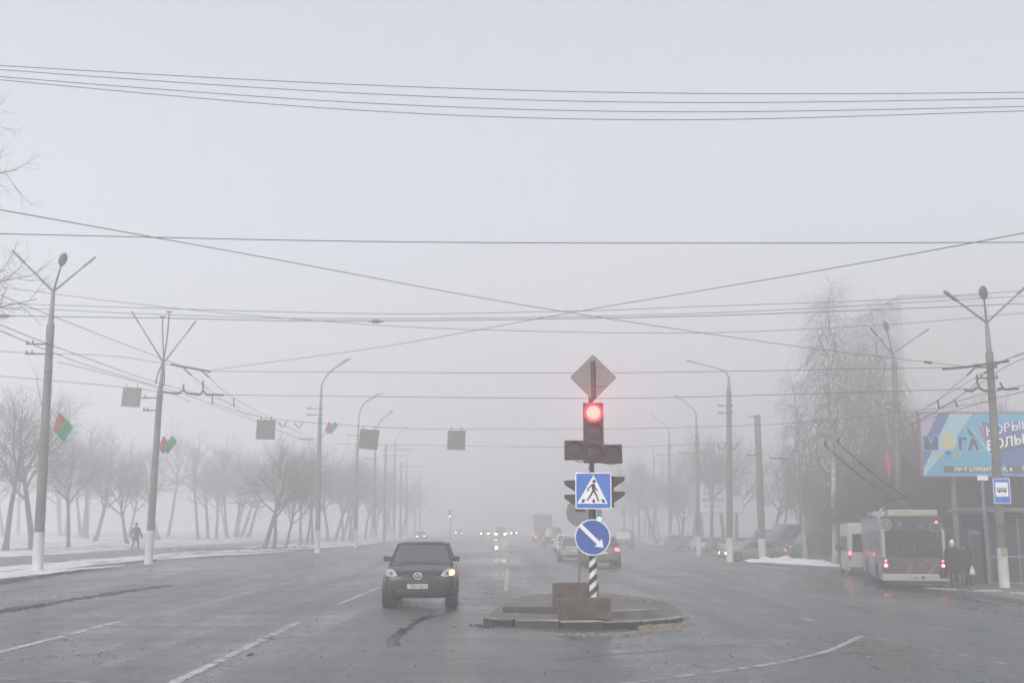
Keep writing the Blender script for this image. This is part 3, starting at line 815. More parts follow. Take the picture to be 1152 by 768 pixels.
# flags
def flag(px0, py0, px1, py1, Y, mat, label, wd=.55):
    a = P(px0, py0, Y); c = P(px1, py1, Y)
    s = empty('flag', tuple(a), 0, label, 'flag', 'small flags mounted on lamp poles')
    d = c - a; ln = d.length; m = MB(); m.tube([(0, 0, 0), tuple(d)], .015, 6); m.build('flagstaff', 'steel', s, True)
    side = Vector((1, .25, -.75)).normalized() if px1 > px0 else Vector((-.25, .2, -1)).normalized()
    m = MB(); v = []; nu, nv = 8, 6
    for i in range(nu + 1):
        for j in range(nv + 1):
            q = d * (.45 + .55 * j / nv) + side * wd * .55 * i / nu
            q = q + Vector((0, .05 * math.sin(i * 1.1 + j * .4) * i / nu, -.14 * (i / nu) ** 1.5)); v.append(q)
    m.add(v, [(i * (nv + 1) + j, i * (nv + 1) + j + 1, (i + 1) * (nv + 1) + j + 1, (i + 1) * (nv + 1) + j) for i in range(nu) for j in range(nv)])
    o = m.build('cloth', mat, s, True)
    md = o.modifiers.new('thick', 'SOLIDIFY'); md.thickness = .006
flag(54, 500, 66.5, 463, g2.y - 9, 'flagred', 'red flag on the nearest left lamp pole', .8)
flag(54, 500, 73, 470, g2.y - 9.1, 'flaggreen', 'green flag on the nearest left lamp pole', .8)
flag(174, 515, 184, 490, g2.y - .4, 'flagred', 'red flag on the second left lamp pole')
flag(174, 515, 194, 490, g2.y - .5, 'flaggreen', 'green flag on the second left lamp pole')
flag(362, 492, 370, 474, 83, 'flagred', 'faint red flag on the third left lamp pole')
flag(362, 492, 377, 474, 82.8, 'flaggreen', 'faint green flag on the third left lamp pole')
flag(1010, 540, 997, 502, 61.5, 'flagred', 'red flag hanging on the lamp pole behind the trolleybus', 1.3)

# ------------------------------------------------------------------ overhead wires
def cable(pts, r, label, k=10, name='overhead_wire', mat='wire', group='overhead wires across the junction'):
    P3 = catmull([P(*p) for p in pts], k); m = MB(); m.tube(P3, r, 5)
    return tag(m.build(name, mat, None, True), label, 'overhead wire', group)
N4 = 17.0
for i, (ys, lab) in enumerate((
    ((74, 95.4, 105, 104), 'topmost overhead wire across the top of the picture'),
    ((78.6, 105, 115.5, 111), 'second overhead wire from the top'),
    ((86.5, 115.5, 126, 120), 'third overhead wire from the top'),
    ((90, 124, 135, 125), 'fourth overhead wire, lowest of the top bundle'))):
    l_ = [(0, ys[0]), (400, ys[1]), (752, ys[2]), (1152, ys[3])]
    l_ = [(-260, ys[0] - (ys[1] - ys[0]) * .8)] + l_ + [(1420, ys[3] - 8)]
    cable([(a, c, N4) for a, c in l_], .0062, lab)
cable([(-260, 257, 24), (0, 263, 24), (400, 271.5, 24), (752, 273.5, 24), (1152, 272.5, 24), (1400, 269, 24)], .011, 'lone horizontal wire crossing the sky in the middle height')
BY = 52
bund = [
 ([(-120, 335), (0, 341), (400, 352.5), (640, 350), (780, 345), (1000, 337), (1152, 327), (1300, 318)], .016, 'upper cable of the bundle just above the crossing point'),
 ([(-120, 341), (0, 345.5), (190, 354), (400, 358.5), (780, 352.7), (1152, 333), (1300, 325)], .016, 'middle cable of the bundle just above the crossing point'),
 ([(-120, 352), (0, 355), (190, 358), (400, 361), (780, 355.5), (1152, 341.5), (1300, 334)], .022, 'thick lower cable of the bundle with a dark splice'),
 ([(-120, 308), (0, 323), (190, 346), (400, 364), (545, 371), (780, 374.5), (1000, 365), (1152, 352), (1300, 340)], .015, 'drooping dashed looking cable sagging below the bundle')]
for pts, r, lab in bund: cable([(a, c, BY) for a, c in pts], r, lab)
for px, py, ln, lab in ((423, 361.5, 9, 'dark cable splice left of the crossing point'), (4, 355.5, 13, 'dark cable splice at the left edge')):
    a, c = P(px - ln, py, BY), P(px + ln, py, BY); m = MB()
    m.tube([a, a.lerp(c, .25), a.lerp(c, .3), a.lerp(c, .7), a.lerp(c, .75), c], [.03, .04, .09, .09, .04, .03], 8)
    tag(m.build('cable_splice', 'wire', None, True), lab, 'cable splice')
Y1_, Y2_ = g2.y - 1, g1.y
cable([(-200, 201, 19), (0, 236, 23), (300, 290, 29), (600, 345, 35), (900, 390, 40), (1085, 412, Y2_)], .012, 'long diagonal wire falling from upper left to the right lamp pole')
cable([(1400, 208, 19), (1152, 262, 24), (900, 308, 30), (640, 352, 38), (430, 390, 46), (238, 416, Y1_)], .012, 'long diagonal wire falling from upper right to the left lamp pole')
cable([(238, 417.5, Y1_), (576, 419.5, 49), (752, 418.5, 47), (1085, 413, Y2_)], .014, 'straight cross wire between the two lamp poles, upper')
cable([(252, 444.2, Y1_), (576, 447.5, 49), (752, 447, 47), (1085, 437.5, Y2_)], .014, 'straight cross wire between the two lamp poles, lower')
cable([(-120, 416, 50), (0, 423, 52), (145, 436, Y1_), (184, 441.5, Y1_)], .014, 'wire at the left edge that carries the first hanging sign board')
HY = 50
cable([(236, 452, HY), (300, 470, HY), (424, 480, HY), (513, 482.5, HY), (700, 482, HY), (905, 475, HY), (1115, 452, Y2_)], .010, 'thin wire carrying the three hanging sign boards')
cable([(380, 499, 75), (560, 502, 75), (700, 502.5, 75), (820, 498, 75)], .014, 'faint lower cross wire in the fog behind the hanging boards')
# left contact wires and switch gear
A = [
 ([(-150, 268, 26), (0, 332, 34), (150, 391, 46), (206, 412, Y1_)], 'left wire running down to the upper cross bar, upper'),
 ([(-150, 378, 44), (0, 395, 48), (120, 400, 51), (176, 407.5, Y1_), (206, 413, Y1_)], 'left thin wire running flat to the upper cross bar'),
 ([(-150, 297, 24), (0, 365, 31), (90, 400, 40), (176, 430, 52), (250, 450, 64), (290, 468, 74), (340, 487, 95)], 'left trolley contact wire, upper of the near pair'),
 ([(-150, 309, 24), (0, 372, 31), (90, 408, 40), (172, 433, 51), (215, 446, 58), (290, 475, 72), (345, 495, 95)], 'left trolley contact wire, lower of the near pair'),
 ([(215, 422, 52), (230, 434, 55), (262, 457, 64), (300, 478, 78), (380, 512, 120)], 'left trolley wire leaving the switch, inner'),
 ([(235, 424, 52), (258, 444, 58), (300, 468, 70), (350, 492, 92), (430, 530, 160)], 'left trolley wire leaving the switch, outer'),
 ([(65, 407, 44), (110, 418, 47), (170, 434, 51), (215, 452, 58)], 'thin sagging wire behind the nearest left lamp pole')]
for pts, lab in A: cable(pts, .013, lab, group='trolley wires')
def bar(pts, r, label, Y, extra=(), name='wire_insulator'):
    m = MB(); m.tube([P(a, c, Y) for a, c in pts], r, 7)
    for e in extra: m.tube([P(a, c, Y) for a, c in e], r * .8, 6)
    tag(m.build(name, 'darkmetal', None, True), label, 'insulator', 'dark insulator bars on the trolley wires')
bar([(192, 409.5), (203, 412), (219, 414.5), (237, 418)], .055, 'sloping dark insulator bar right of the second left lamp pole', Y1_, ([(206, 413), (215, 422)], [(226, 416.5), (235, 424)]))
bar([(184, 441), (201, 442.5), (204, 440), (207, 439), (210, 442), (225, 444), (227, 441), (229.5, 440), (232, 443.5), (252, 444.2)], .055, 'humped dark insulator bar with two upright stubs at left', Y1_, ([(206.5, 440), (206.5, 432)], [(228.5, 440), (228.3, 428)]))
bar([(1060, 415), (1085, 413), (1112, 409), (1135, 406)], .05, 'dark insulator bar crossing in front of the right lamp pole', g1.y - .5, ([(1098, 412), (1088, 422)], [(1118, 410), (1108, 420)]))
bar([(1085, 438), (1093, 440), (1098, 437), (1102, 436), (1106, 439), (1115, 440)], .05, 'humped dark insulator bar left of the right lamp pole', g1.y - .5, ([(1102, 436), (1099, 430), (1100, 424)],))
bar([(1122, 438), (1128, 436), (1132, 438), (1146, 437)], .045, 'humped dark insulator bar right of the right lamp pole', g1.y - .6, ([(1128, 436), (1125, 430)],))
bar([(1040, 407), (1048, 408)], .05, 'short dark insulator on the falling diagonal wire at right', 41.2)
for (pts, Y, lab) in (([(239, 445), (239, 454)], 58, 'short dropper between the left trolley wires, nearer'), ([(263, 447), (263, 457)], 62, 'short dropper between the left trolley wires, farther'),
                      ([(1055, 450), (1056.5, 460)], 47, 'short dropper between the right trolley wires, left one'), ([(1074, 449), (1077, 458)], 46, 'short dropper between the right trolley wires, right one')):
    bar(pts, .035, lab, Y, name='wire_dropper')
for i, (px, py, Y) in enumerate(((318, 477, 75), (336, 478, 75), (922, 475, 62), (936, 475, 62), (812, 502, 75), (826, 502, 75))):
    bar([(px - 5, py - 3), (px - 1, py + 3), (px + 1, py + 3), (px + 5, py - 4)], .035,
        ('left of the two small V hangers beyond the second hanging board', 'right of the two small V hangers beyond the second hanging board', 'left V hanger in front of the birches', 'right V hanger in front of the birches', 'left V hanger above the small billboard', 'right V hanger above the small billboard')[i], Y, name='wire_hanger')
bar([(337, 493), (352, 494.5)], .04, 'short flat insulator bar left of the third left lamp', 78)
bar([(866, 515), (886, 516)], .04, 'short flat insulator bar right of the thick plain pole', 70)
# right contact wires
for pts, lab in (
    ([(1300, 355, 28), (1152, 396, 36), (1085, 432, 44), (1022, 468, 55), (960, 495, 70), (850, 530, 110), (700, 565, 240)], 'right trolley contact wire, uppermost'),
    ([(1300, 365, 28), (1152, 403, 36), (1095, 436, 43), (1030, 474, 55), (950, 505, 72), (850, 536, 110), (700, 568, 240)], 'right trolley contact wire, next below'),
    ([(1300, 395, 29), (1152, 433, 38), (1085, 449, 44), (1000, 478, 56), (928, 503, 70), (840, 535, 100)], 'right trolley contact wire, third'),
    ([(1300, 405, 29), (1152, 440, 38), (1090, 457, 44), (1010, 482, 56), (942, 507, 70), (850, 540, 100)], 'right trolley contact wire, lowest'),
    ([(1118, 410, g1.y), (1152, 398, 39), (1300, 360, 33)], 'short wire leaving the right lamp pole to the upper right'),
    ([(1088, 422, g1.y), (1062, 444, 47), (1044, 458, 53), (1000, 482, 66)], 'thin wire fanning down left from the right switch bar'),
    ([(1108, 420, g1.y), (1082, 444, 46), (1040, 470, 54), (985, 498, 68)], 'thin wire fanning down from the right switch bar, lower')):
    cable(pts, .012, lab, group='trolley wires')
# hanging sign boards seen from behind
for i, (cx, cy, wd, h, Y, rz, lab) in enumerate((
    (148, 446.5, 21, 22, Y1_ - .3, .06, 'hanging grey sign board nearest the second left lamp pole'),
    (299, 483, 21, 22, HY - .1, .03, 'hanging grey sign board in front of the left trees'),
    (415, 494, 21.5, 22, HY - .1, .10, 'hanging grey sign board right of the fourth left lamp'),
    (513.5, 495, 20, 21.5, HY - .1, .03, 'hanging grey sign board alone above the road centre'))):
    c = P(cx, cy, Y); k = Y / FPX
    s = empty('hanging_sign', tuple(c), 0, lab, 'hanging sign', 'sign boards hung on the cross wires')
    m = MB(); R = Matrix.Rotation(rz, 3, 'Y'); m.box((0, 0, 0), (wd * k, .03, h * k), 0, R, .006); m.build('sign_board', 'signback_pale', s)
    m = MB()
    for e in (-.28, .28): m.box((e * wd * k + .02, -.03, .0), (.04, .03, h * k * .98), 0, R)
    for e in (-.42, .42): m.box((0, -.03, e * h * k), (wd * k * .96, .025, .03), 0, R)
    m.build('stiffener_frame', 'signback', s)
    m = MB()
    for e in (-.28, .28): m.tube([(e * wd * k, -.03, h * k * .45), (e * wd * k, 0, h * k * .5 + 4 * k)], .018, 5)
    m.build('hook', 'darkmetal', s)

# ------------------------------------------------------------------ trees
def grow(mt, mc, p, d, r, ln, lv, spec, side=5):
    """recursive branch; mt = trunk mesh, mc = crown mesh"""
    S = spec[lv]; n = S['seg']; pts = [Vector(p)]; d = d.normalized(); cur = Vector(p); dirs = [d.copy()]
    for i in range(n):
        d = (d + Vector((U(-1, 1), U(-1, 1), U(-1, 1))) * S['wig'] + Vector((0, 0, S['up']))).normalized()
        cur = cur + d * ln / n; pts.append(cur.copy()); dirs.append(d.copy())
    rr = [r * (1 - (1 - S['taper']) * i / n) for i in range(n + 1)]
    (mt if lv == 0 else mc).tube(pts, rr, S['sides'], lv == 0)
    if lv + 1 >= len(spec): return
    C = spec[lv + 1]
    for k in range(C['n']):
        t = C['t0'] + (1 - C['t0']) * ((k + U(.1, .9)) / C['n']); t = min(.999, t); i = int(t * n); q = pts[i].lerp(pts[i + 1], t * n - i)
        dd = dirs[i + 1]; a = U(0, 2 * PI) if lv else (k * 2.4 + U(-.4, .4))
        o = dd.orthogonal().normalized(); o = Matrix.Rotation(a, 3, dd) @ o
        ang = math.radians(U(*C['ang'])); nd = dd * math.cos(ang) + o * math.sin(ang)
        grow(mt, mc, q, nd, rr[i] * C['rk'], ln * 0 + C['len'] * U(.7, 1.25) * (1 - C.get('cone', 0) * t), lv + 1, spec)
def tree_proto(name, spec, r, ln, lean=(0, 0), bark='bark', twig='twig', kind='tree'):
    mt, mc = MB(), MB(); s = empty(name, (0, 0, -900)); s['category'] = kind
    grow(mt, mc, (0, 0, -.2), Vector((lean[0], lean[1], 1)), r, ln, 0, spec)
    mt.tube([(0, 0, -.25), (0, 0, .0), (lean[0] * .3, lean[1] * .3, .4)], [r * 1.6, r * 1.35, r * .98], 9)
    mt.build('trunk', bark, s, True); mc.build('crown', twig, s)
    return s
def pruned(trunk, spread, dens=1.0):
    return [dict(seg=6, wig=.06, up=.03, taper=.55, sides=9),
            dict(n=6, t0=.62, ang=(22, 62), rk=.62, len=3.0 * spread, seg=5, wig=.15, up=.10, taper=.45, sides=6),
            dict(n=6, t0=.25, ang=(25, 65), rk=.5, len=1.9 * spread, seg=4, wig=.18, up=.10, taper=.4, sides=4),
            dict(n=8, t0=.15, ang=(20, 65), rk=.55, len=1.15 * spread, seg=3, wig=.22, up=.12, taper=.4, sides=3),
            dict(n=int(5 * dens), t0=.1, ang=(20, 60), rk=.65, len=.75, seg=2, wig=.22, up=.10, taper=.5, sides=3)]
PT = []
for i, (ln, sp_, lean, dn, r) in enumerate(((5.2, 1.0, (.06, 0), 1.0, .16), (4.2, 1.15, (-.26, .05), 1.2, .17), (5.8, .95, (.27, -.03), 1.2, .20), (7.4, .82, (-.08, .06), 1.0, .16), (5.0, 1.3, (.16, .05), 1.2, .20))):
    PT.append(tree_proto('bare_tree', pruned(0, sp_, dn), r, ln, lean))
sb = [dict(seg=10, wig=.05, up=.04, taper=.15, sides=9),
      dict(n=26, t0=.25, ang=(18, 42), rk=.42, len=4.6, seg=6, wig=.12, up=.05, taper=.3, sides=5, cone=.72),
      dict(n=8, t0=.2, ang=(30, 80), rk=.5, len=1.4, seg=4, wig=.15, up=-.22, taper=.5, sides=3),
      dict(n=7, t0=.1, ang=(20, 80), rk=.75, len=1.9, seg=4, wig=.12, up=-.5, taper=.6, sides=3)]
BI = [tree_proto('birch_tree', sb, .24, 18.5, (.02, 0), 'birchbark', 'birchtwig'), tree_proto('birch_tree', sb, .22, 18.0, (-.03, 0), 'birchbark', 'birchtwig')]
used = set()
def plant(proto, x, y, scale, rz, label, group=None, dz=KH, zs=1.0):
    o = proto if id(proto) not in used else copy_tree(proto)
    used.add(id(proto)); o.location = (x, y, zg(x) + dz); o.rotation_euler = (0, 0, rz); o.scale = (scale, scale, scale * zs)
    tag(o, label, 'tree', group); return o
def plant_px(proto, px, py, scale, rz, label, group=None, zs=1.0):
    g = G(px, py, KH); return plant(proto, g.x, g.y, scale, rz, label, group, KH, zs)
FT = [
 (0, 6, 618.5, 1.35, 1.0, 'dark bare tree at the left edge with a leaning trunk'), (4, 36, 618, 1.25, 2.0, 'dark bare tree just left of the nearest lamp pole foot'),
 (0, 77, 615.5, 1.0, 3.9, 'round crowned bare tree between the first two left lamp poles'), (1, 143, 611.5, 1.05, 0.2, 'bare tree with a leaning forked trunk behind the walking person'),
 (2, 178, 607, 1.3, 3.0, 'bare tree right behind the second left lamp pole'), (3, 223, 606.5, 1.25, .5, 'thin forked bare tree in the fog, first past the second lamp pole'),
 (2, 234, 606, 1.2, 2.2, 'thin leaning bare tree, second past the second lamp pole'), (0, 243, 606, 1.3, 5.0, 'straight bare tree, third past the second lamp pole'),
 (3, 256, 605.5, 1.3, 1.0, 'bare tree midway between the second and third lamp poles'), (4, 266, 605, 1.3, 4.0, 'faint bare tree left of the leaning roadside pair'),
 (2, 279, 604.5, 1.3, .8, 'faint bare tree just left of the leaning roadside pair'), (2, 297, 617.5, 1.12, -.2, 'dark leaning bare tree by the road, left one of the pair'),
 (4, 308, 617.5, .95, .4, 'dark leaning bare tree by the road, right one of the pair'), (1, 321, 616, .85, 3.2, 'slim bare tree just right of the leaning pair'),
 (0, 338, 613, 1.1, 2.0, 'stout bare tree left of the third lamp pole'), (3, 345, 612.5, 1.05, 4.4, 'second stout bare tree left of the third lamp pole'),
 (0, 352, 612, 1.1, 3.4, 'bare tree hidden behind the third lamp pole'), (4, 369, 609.5, 1.15, 1.4, 'bare tree just right of the third lamp pole'),
 (2, 376, 609, 1.1, .1, 'leaning bare tree right of the third lamp pole'), (0, 386, 608.5, 1.2, 2.6, 'bare tree left of the fourth lamp pole'),
 (3, 392, 608, 1.2, 3.6, 'bare tree touching the fourth lamp pole in view'), (1, 411, 606.5, 1.25, 4.6, 'leaning bare tree right of the fourth lamp pole')]
for k, px, py, s_, rz, lab in FT: plant_px(PT[k], px, py, s_ * .86, rz, lab, 'bare trees along the left footpath')
i = 0
while i < 17:
    x, y = U(-74, -28), U(100, 175)
    px = 562 + x / y * 1225
    if px < -20: continue
    plant(PT[i % 5], x, y, U(1.1, 1.5), U(0, 6.3), 'faint bare tree deep in the foggy park at left', 'faint trees deep in the park'); i += 1
for i in range(10):
    y = 128 + i * 10 + U(-3, 3)
    plant(PT[i % 5], -16.5 - (i % 3) * 2.2, y, U(.9, 1.4), U(0, 6.3), 'faint bare tree in the far left row vanishing into fog', 'far left roadside trees')
g = G(20, 606, KH)
plant(BI[1], g.x, 100, .95, 1.0, 'tall faint drooping birch at the left edge behind the bare trees')
nt_ = empty('roadside_tree', (-18.6, 30, zg(-18.6) + KH), 0, 'near tree left of the picture, only branch tips reaching in', 'tree')
m1, m2 = MB(), MB(); O = Vector(nt_.location)
m1.tube([(0, 0, -.1), (-.1, 0, 4), (.1, .1, 8), (0, 0, 12), (.2, 0, 15)], [.3, .24, .18, .12, .06], 10)
lsp = [dict(seg=9, wig=.07, up=.0, taper=.2, sides=5), dict(n=9, t0=.45, ang=(25, 70), rk=.6, len=1.0, seg=4, wig=.2, up=.05, taper=.35, sides=4), dict(n=6, t0=.2, ang=(25, 70), rk=.6, len=.45, seg=3, wig=.22, up=.05, taper=.4, sides=3), dict(n=3, t0=.2, ang=(25, 70), rk=.6, len=.2, seg=2, wig=.2, up=.05, taper=.5, sides=3)]
for tx_, ty_, z0_, Y_ in ((8, 118, 11.0, 30), (14, 145, 10.5, 29), (6, 175, 9.8, 30), (44, 283, 7.4, 30), (50, 318, 6.6, 30), (22, 298, 7.0, 31), (30, 325, 6.0, 29), (-12, 225, 8.6, 30)):
    st_ = Vector((0, 0, z0_)); tgt = P(tx_, ty_, Y_) - O; d_ = tgt - st_
    grow(m2, m2, st_, d_, .05, d_.length * .93, 0, lsp)
m1.build('trunk', 'bark', nt_, True); m2.build('crown', 'twig', nt_)
for q, (px, Y, s_, rz, lab) in enumerate(((938, 76, 1.02, 0, 'tall weeping birch left of the trolleybus poles'), (990, 84, 1.08, 2, 'tall weeping birch right of the first, behind the lamp pole'),
        (905, 84, .74, 4, 'shorter weeping birch at the left side of the birch clump'), (1015, 74, .80, 1, 'weeping birch at the right side of the birch clump'), (962, 92, .95, 5, 'hazy birch between the two tall birches'))):
    c = P(px, 592, Y); plant(BI[q % 2], c.x, Y, s_, rz, lab, 'weeping birches behind the stop')
MT['thicket'] = M('dark_thicket_twigs', (.028, .024, .022), .9, .2, 3)
TH = tree_proto('shrub', [dict(seg=3, wig=.1, up=.05, taper=.6, sides=6), dict(n=9, t0=.15, ang=(15, 60), rk=.6, len=2.6, seg=4, wig=.15, up=.12, taper=.5, sides=4),
    dict(n=9, t0=.1, ang=(25, 65), rk=.6, len=1.5, seg=3, wig=.2, up=.1, taper=.5, sides=3), dict(n=10, t0=.1, ang=(25, 70), rk=.75, len=.9, seg=3, wig=.22, up=.06, taper=.6, sides=3), dict(n=6, t0=.1, ang=(25, 70), rk=.8, len=.5, seg=2, wig=.2, up=.05, taper=.6, sides=3)], .14, 2.2, (0, 0), 'bark', 'thicket', 'shrub')
for i, (px, Y, sc_) in enumerate(((985, 66, 1.05), (1003, 70, 1.2), (1022, 64, 1.15), (1040, 66, 1.2), (1058, 62, 1.15), (1077, 64, 1.25), (1096, 60, 1.2), (1118, 62, 1.2), (1142, 60, 1.2), (1168, 62, 1.2), (968, 74, 1.1), (948, 80, 1.0), (1030, 76, 1.7), (1064, 78, 1.8), (1098, 76, 1.7), (1135, 76, 1.8), (992, 82, 1.5), (925, 95, 1.2))):
    c = P(px, 592, Y); o = plant(TH, c.x, Y, sc_, U(0, 6.3), 'dense dark bare shrub in the thicket behind the trolleybus and stop kiosk', 'dark shrubs behind the stop'); o['category'] = 'shrub'
sapl = [dict(seg=6, wig=.04, up=.03, taper=.3, sides=6), dict(n=7, t0=.6, ang=(25, 50), rk=.5, len=1.4, seg=4, wig=.15, up=.1, taper=.3, sides=4), dict(n=4, t0=.3, ang=(30, 60), rk=.5, len=.6, seg=3, wig=.2, up=.0, taper=.4, sides=3)]
SP = tree_proto('sapling', sapl, .06, 8.5, (0, 0)); g = G(919, 630, KH); plant(SP, g.x, g.y, 1, 0, 'thin young tree standing in the snow bank left of the van')
for i in range(15):
    y = 112 + i * 6.5
    plant(PT[(i * 2) % 5], 21.5 + (i % 3) * 2.6, y, U(1.1, 1.4), U(0, 6.3), 'faint bare tree in the right row behind the small billboard', 'far right roadside trees')
for i, (px, Y) in enumerate(((1045, 78), (1070, 88), (1085, 70), (1110, 80), (1135, 72), (1160, 84), (895, 105), (865, 112), (880, 125))):
    c = P(px, 592, Y); plant(PT[i % 5], c.x, Y, U(.9, 1.2), U(0, 6.3), 'dark bare tree in the fog between the large billboard and the flats' if px > 1030 else 'faint bare tree left of the birches', 'bare trees behind the stop' if px > 1030 else 'faint trees left of the birches')

# ------------------------------------------------------------------ vehicles
def applied(o, lv=2):
    md = o.modifiers.new('s', 'SUBSURF'); md.levels = lv; md.render_levels = lv
    dg = bpy.context.evaluated_depsgraph_get(); dg.update()
    me = bpy.data.meshes.new_from_object(o.evaluated_get(dg)); me.name = o.name
    o.modifiers.clear(); o.data = me
    for p in me.polygons: p.use_smooth = True
    return o
def bvh_of(o):
    me = o.data; return BVHTree.FromPolygons([v.co.copy() for v in me.vertices], [tuple(p.vertices) for p in me.polygons])
def decal(bvh, poly, name, mat, parent, th=.006, sgn=1, cuts=3, depth=.03, yfix=None):
    """sgn=1: laid on the -y side; -1: on the +y side. poly in (x,z)"""
    bm = bmesh.new(); f = bm.faces.new([bm.verts.new((x, 0, z)) for x, z in poly]); bmesh.ops.triangulate(bm, faces=[f])
    bmesh.ops.subdivide_edges(bm, edges=bm.edges[:], cuts=cuts, use_grid_fill=True)
    last = None
    for v in bm.verts:
        hit = bvh.ray_cast(Vector((v.co.x, -20 * sgn, v.co.z)), Vector((0, sgn, 0)))
        if hit[0] is not None: v.co.y = hit[0].y - sgn * th; last = v.co.y
        else: v.co.y = yfix if yfix is not None else (last or 0)
    bd = [e for e in bm.edges if e.is_boundary]
    r = bmesh.ops.extrude_edge_only(bm, edges=bd)
    for q in r['geom']:
        if isinstance(q, bmesh.types.BMVert): q.co.y += sgn * depth
    bmesh.ops.recalc_face_normals(bm, faces=bm.faces)
    me = bpy.data.meshes.new(name); bm.to_mesh(me); bm.free(); me.materials.append(MT[mat] if isinstance(mat, str) else mat)
    for p in me.polygons: p.use_smooth = True
    o = bpy.data.objects.new(name, me); COL.objects.link(o); o.parent = parent; return o
def mir(poly): return [(-x, z) for x, z in poly]
def lathe_x(prof, n=24):
    """profile [(x, r)] around the x axis"""
    v = []; f = []
    for x, r in prof:
        for k in range(n): v.append((x, r * math.cos(2 * PI * k / n), r * math.sin(2 * PI * k / n)))
    for i in range(len(prof) - 1):
        for k in range(n): f.append((i * n + k, i * n + (k + 1) % n, (i + 1) * n + (k + 1) % n, (i + 1) * n + k))
    return v, f
def wheel(parent, x, y, r, wd, detail=True):
    sg = 1 if x > 0 else -1; m = MB()
    v, f = lathe_x([(-wd / 2, r * .62), (-wd / 2, r * .93), (-wd * .38, r), (wd * .38, r), (wd / 2, r * .93), (wd / 2, r * .62), (wd * .3, r * .6), (-wd * .3, r * .6), (-wd / 2, r * .62)])
    m.add(v, f); o = m.build('wheel', 'tyre', parent, True); o.location = (x, y, r)
    if detail:
        m = MB(); v, f = lathe_x([(0, .001), (0, r * .15), (.01, r * .16), (.012, r * .2), (-.02, r * .55), (.01, r * .6), (.0, r * .63)], 20)
        m.add(v, f)
        for k in range(5):
            a = 2 * PI * k / 5; m.tube([(.02, r * .12 * math.cos(a), r * .12 * math.sin(a)), (.01, r * .58 * math.cos(a), r * .58 * math.sin(a))], .03, 5)
        rm = m.build('rim', 'rim', o, True); rm.location = (sg * wd * .42, 0, 0); rm.scale = (sg, 1, 1)
CARS = {
 'suv': dict(L=4.68, W=1.87, H=1.645, st=[(0, .74, .46, .74), (.010, .90, .33, .84), (.04, .965, .27, .92), (.11, .99, .26, 1.0), (.235, 1, .27, 1.09), (.5, 1, .27, 1.12), (.75, 1, .28, 1.15), (.93, .97, .32, 1.16), (.985, .91, .38, 1.08), (1, .80, .5, .98)],
             gl=(.235, .44, .88, .955), gw=(.845, .675), wr=.365, ax=(.19, .79), bulge=.16),
 'wagon': dict(L=4.6, W=1.78, H=1.50, st=[(0, .74, .36, .62), (.012, .90, .25, .70), (.05, .965, .21, .76), (.13, .99, .2, .84), (.26, 1, .2, .93), (.5, 1, .2, .95), (.75, 1, .2, .97), (.94, .97, .24, .97), (.988, .92, .3, .93), (1, .84, .4, .86)],
             gl=(.26, .42, .90, .975), gw=(.86, .68), wr=.32, ax=(.19, .80), bulge=.14),
 'hatch': dict(L=4.1, W=1.72, H=1.48, st=[(0, .74, .36, .64), (.012, .90, .25, .72), (.05, .965, .21, .78), (.13, .99, .2, .86), (.25, 1, .2, .94), (.5, 1, .2, .96), (.75, 1, .2, .98), (.94, .96, .24, .97), (.988, .90, .3, .90), (1, .80, .4, .82)],
             gl=(.24, .42, .84, .965), gw=(.86, .68), wr=.31, ax=(.19, .81), bulge=.14),
 'sedan': dict(L=4.55, W=1.76, H=1.45, st=[(0, .74, .36, .60), (.012, .90, .25, .68), (.05, .965, .21, .74), (.13, .99, .2, .82), (.26, 1, .2, .91), (.5, 1, .2, .94), (.72, 1, .2, .96), (.86, .99, .22, 1.0), (.96, .95, .28, .98), (.992, .90, .34, .92), (1, .80, .45, .82)],
             gl=(.26, .42, .70, .86), gw=(.86, .68), wr=.32, ax=(.19, .80), bulge=.12),
 'van': dict(L=5.0, W=1.9, H=1.95, st=[(0, .80, .42, .78), (.012, .92, .3, .88), (.05, .97, .27, .96), (.11, .99, .26, 1.02), (.2, 1, .27, 1.10), (.5, 1, .27, 1.15), (.75, 1, .28, 1.15), (.95, .99, .3, 1.15), (.99, .96, .34, 1.12), (1, .90, .45, 1.0)],
             gl=(.18, .33, .955, .99), gw=(.90, .80), wr=.35, ax=(.19, .79), bulge=.12)}
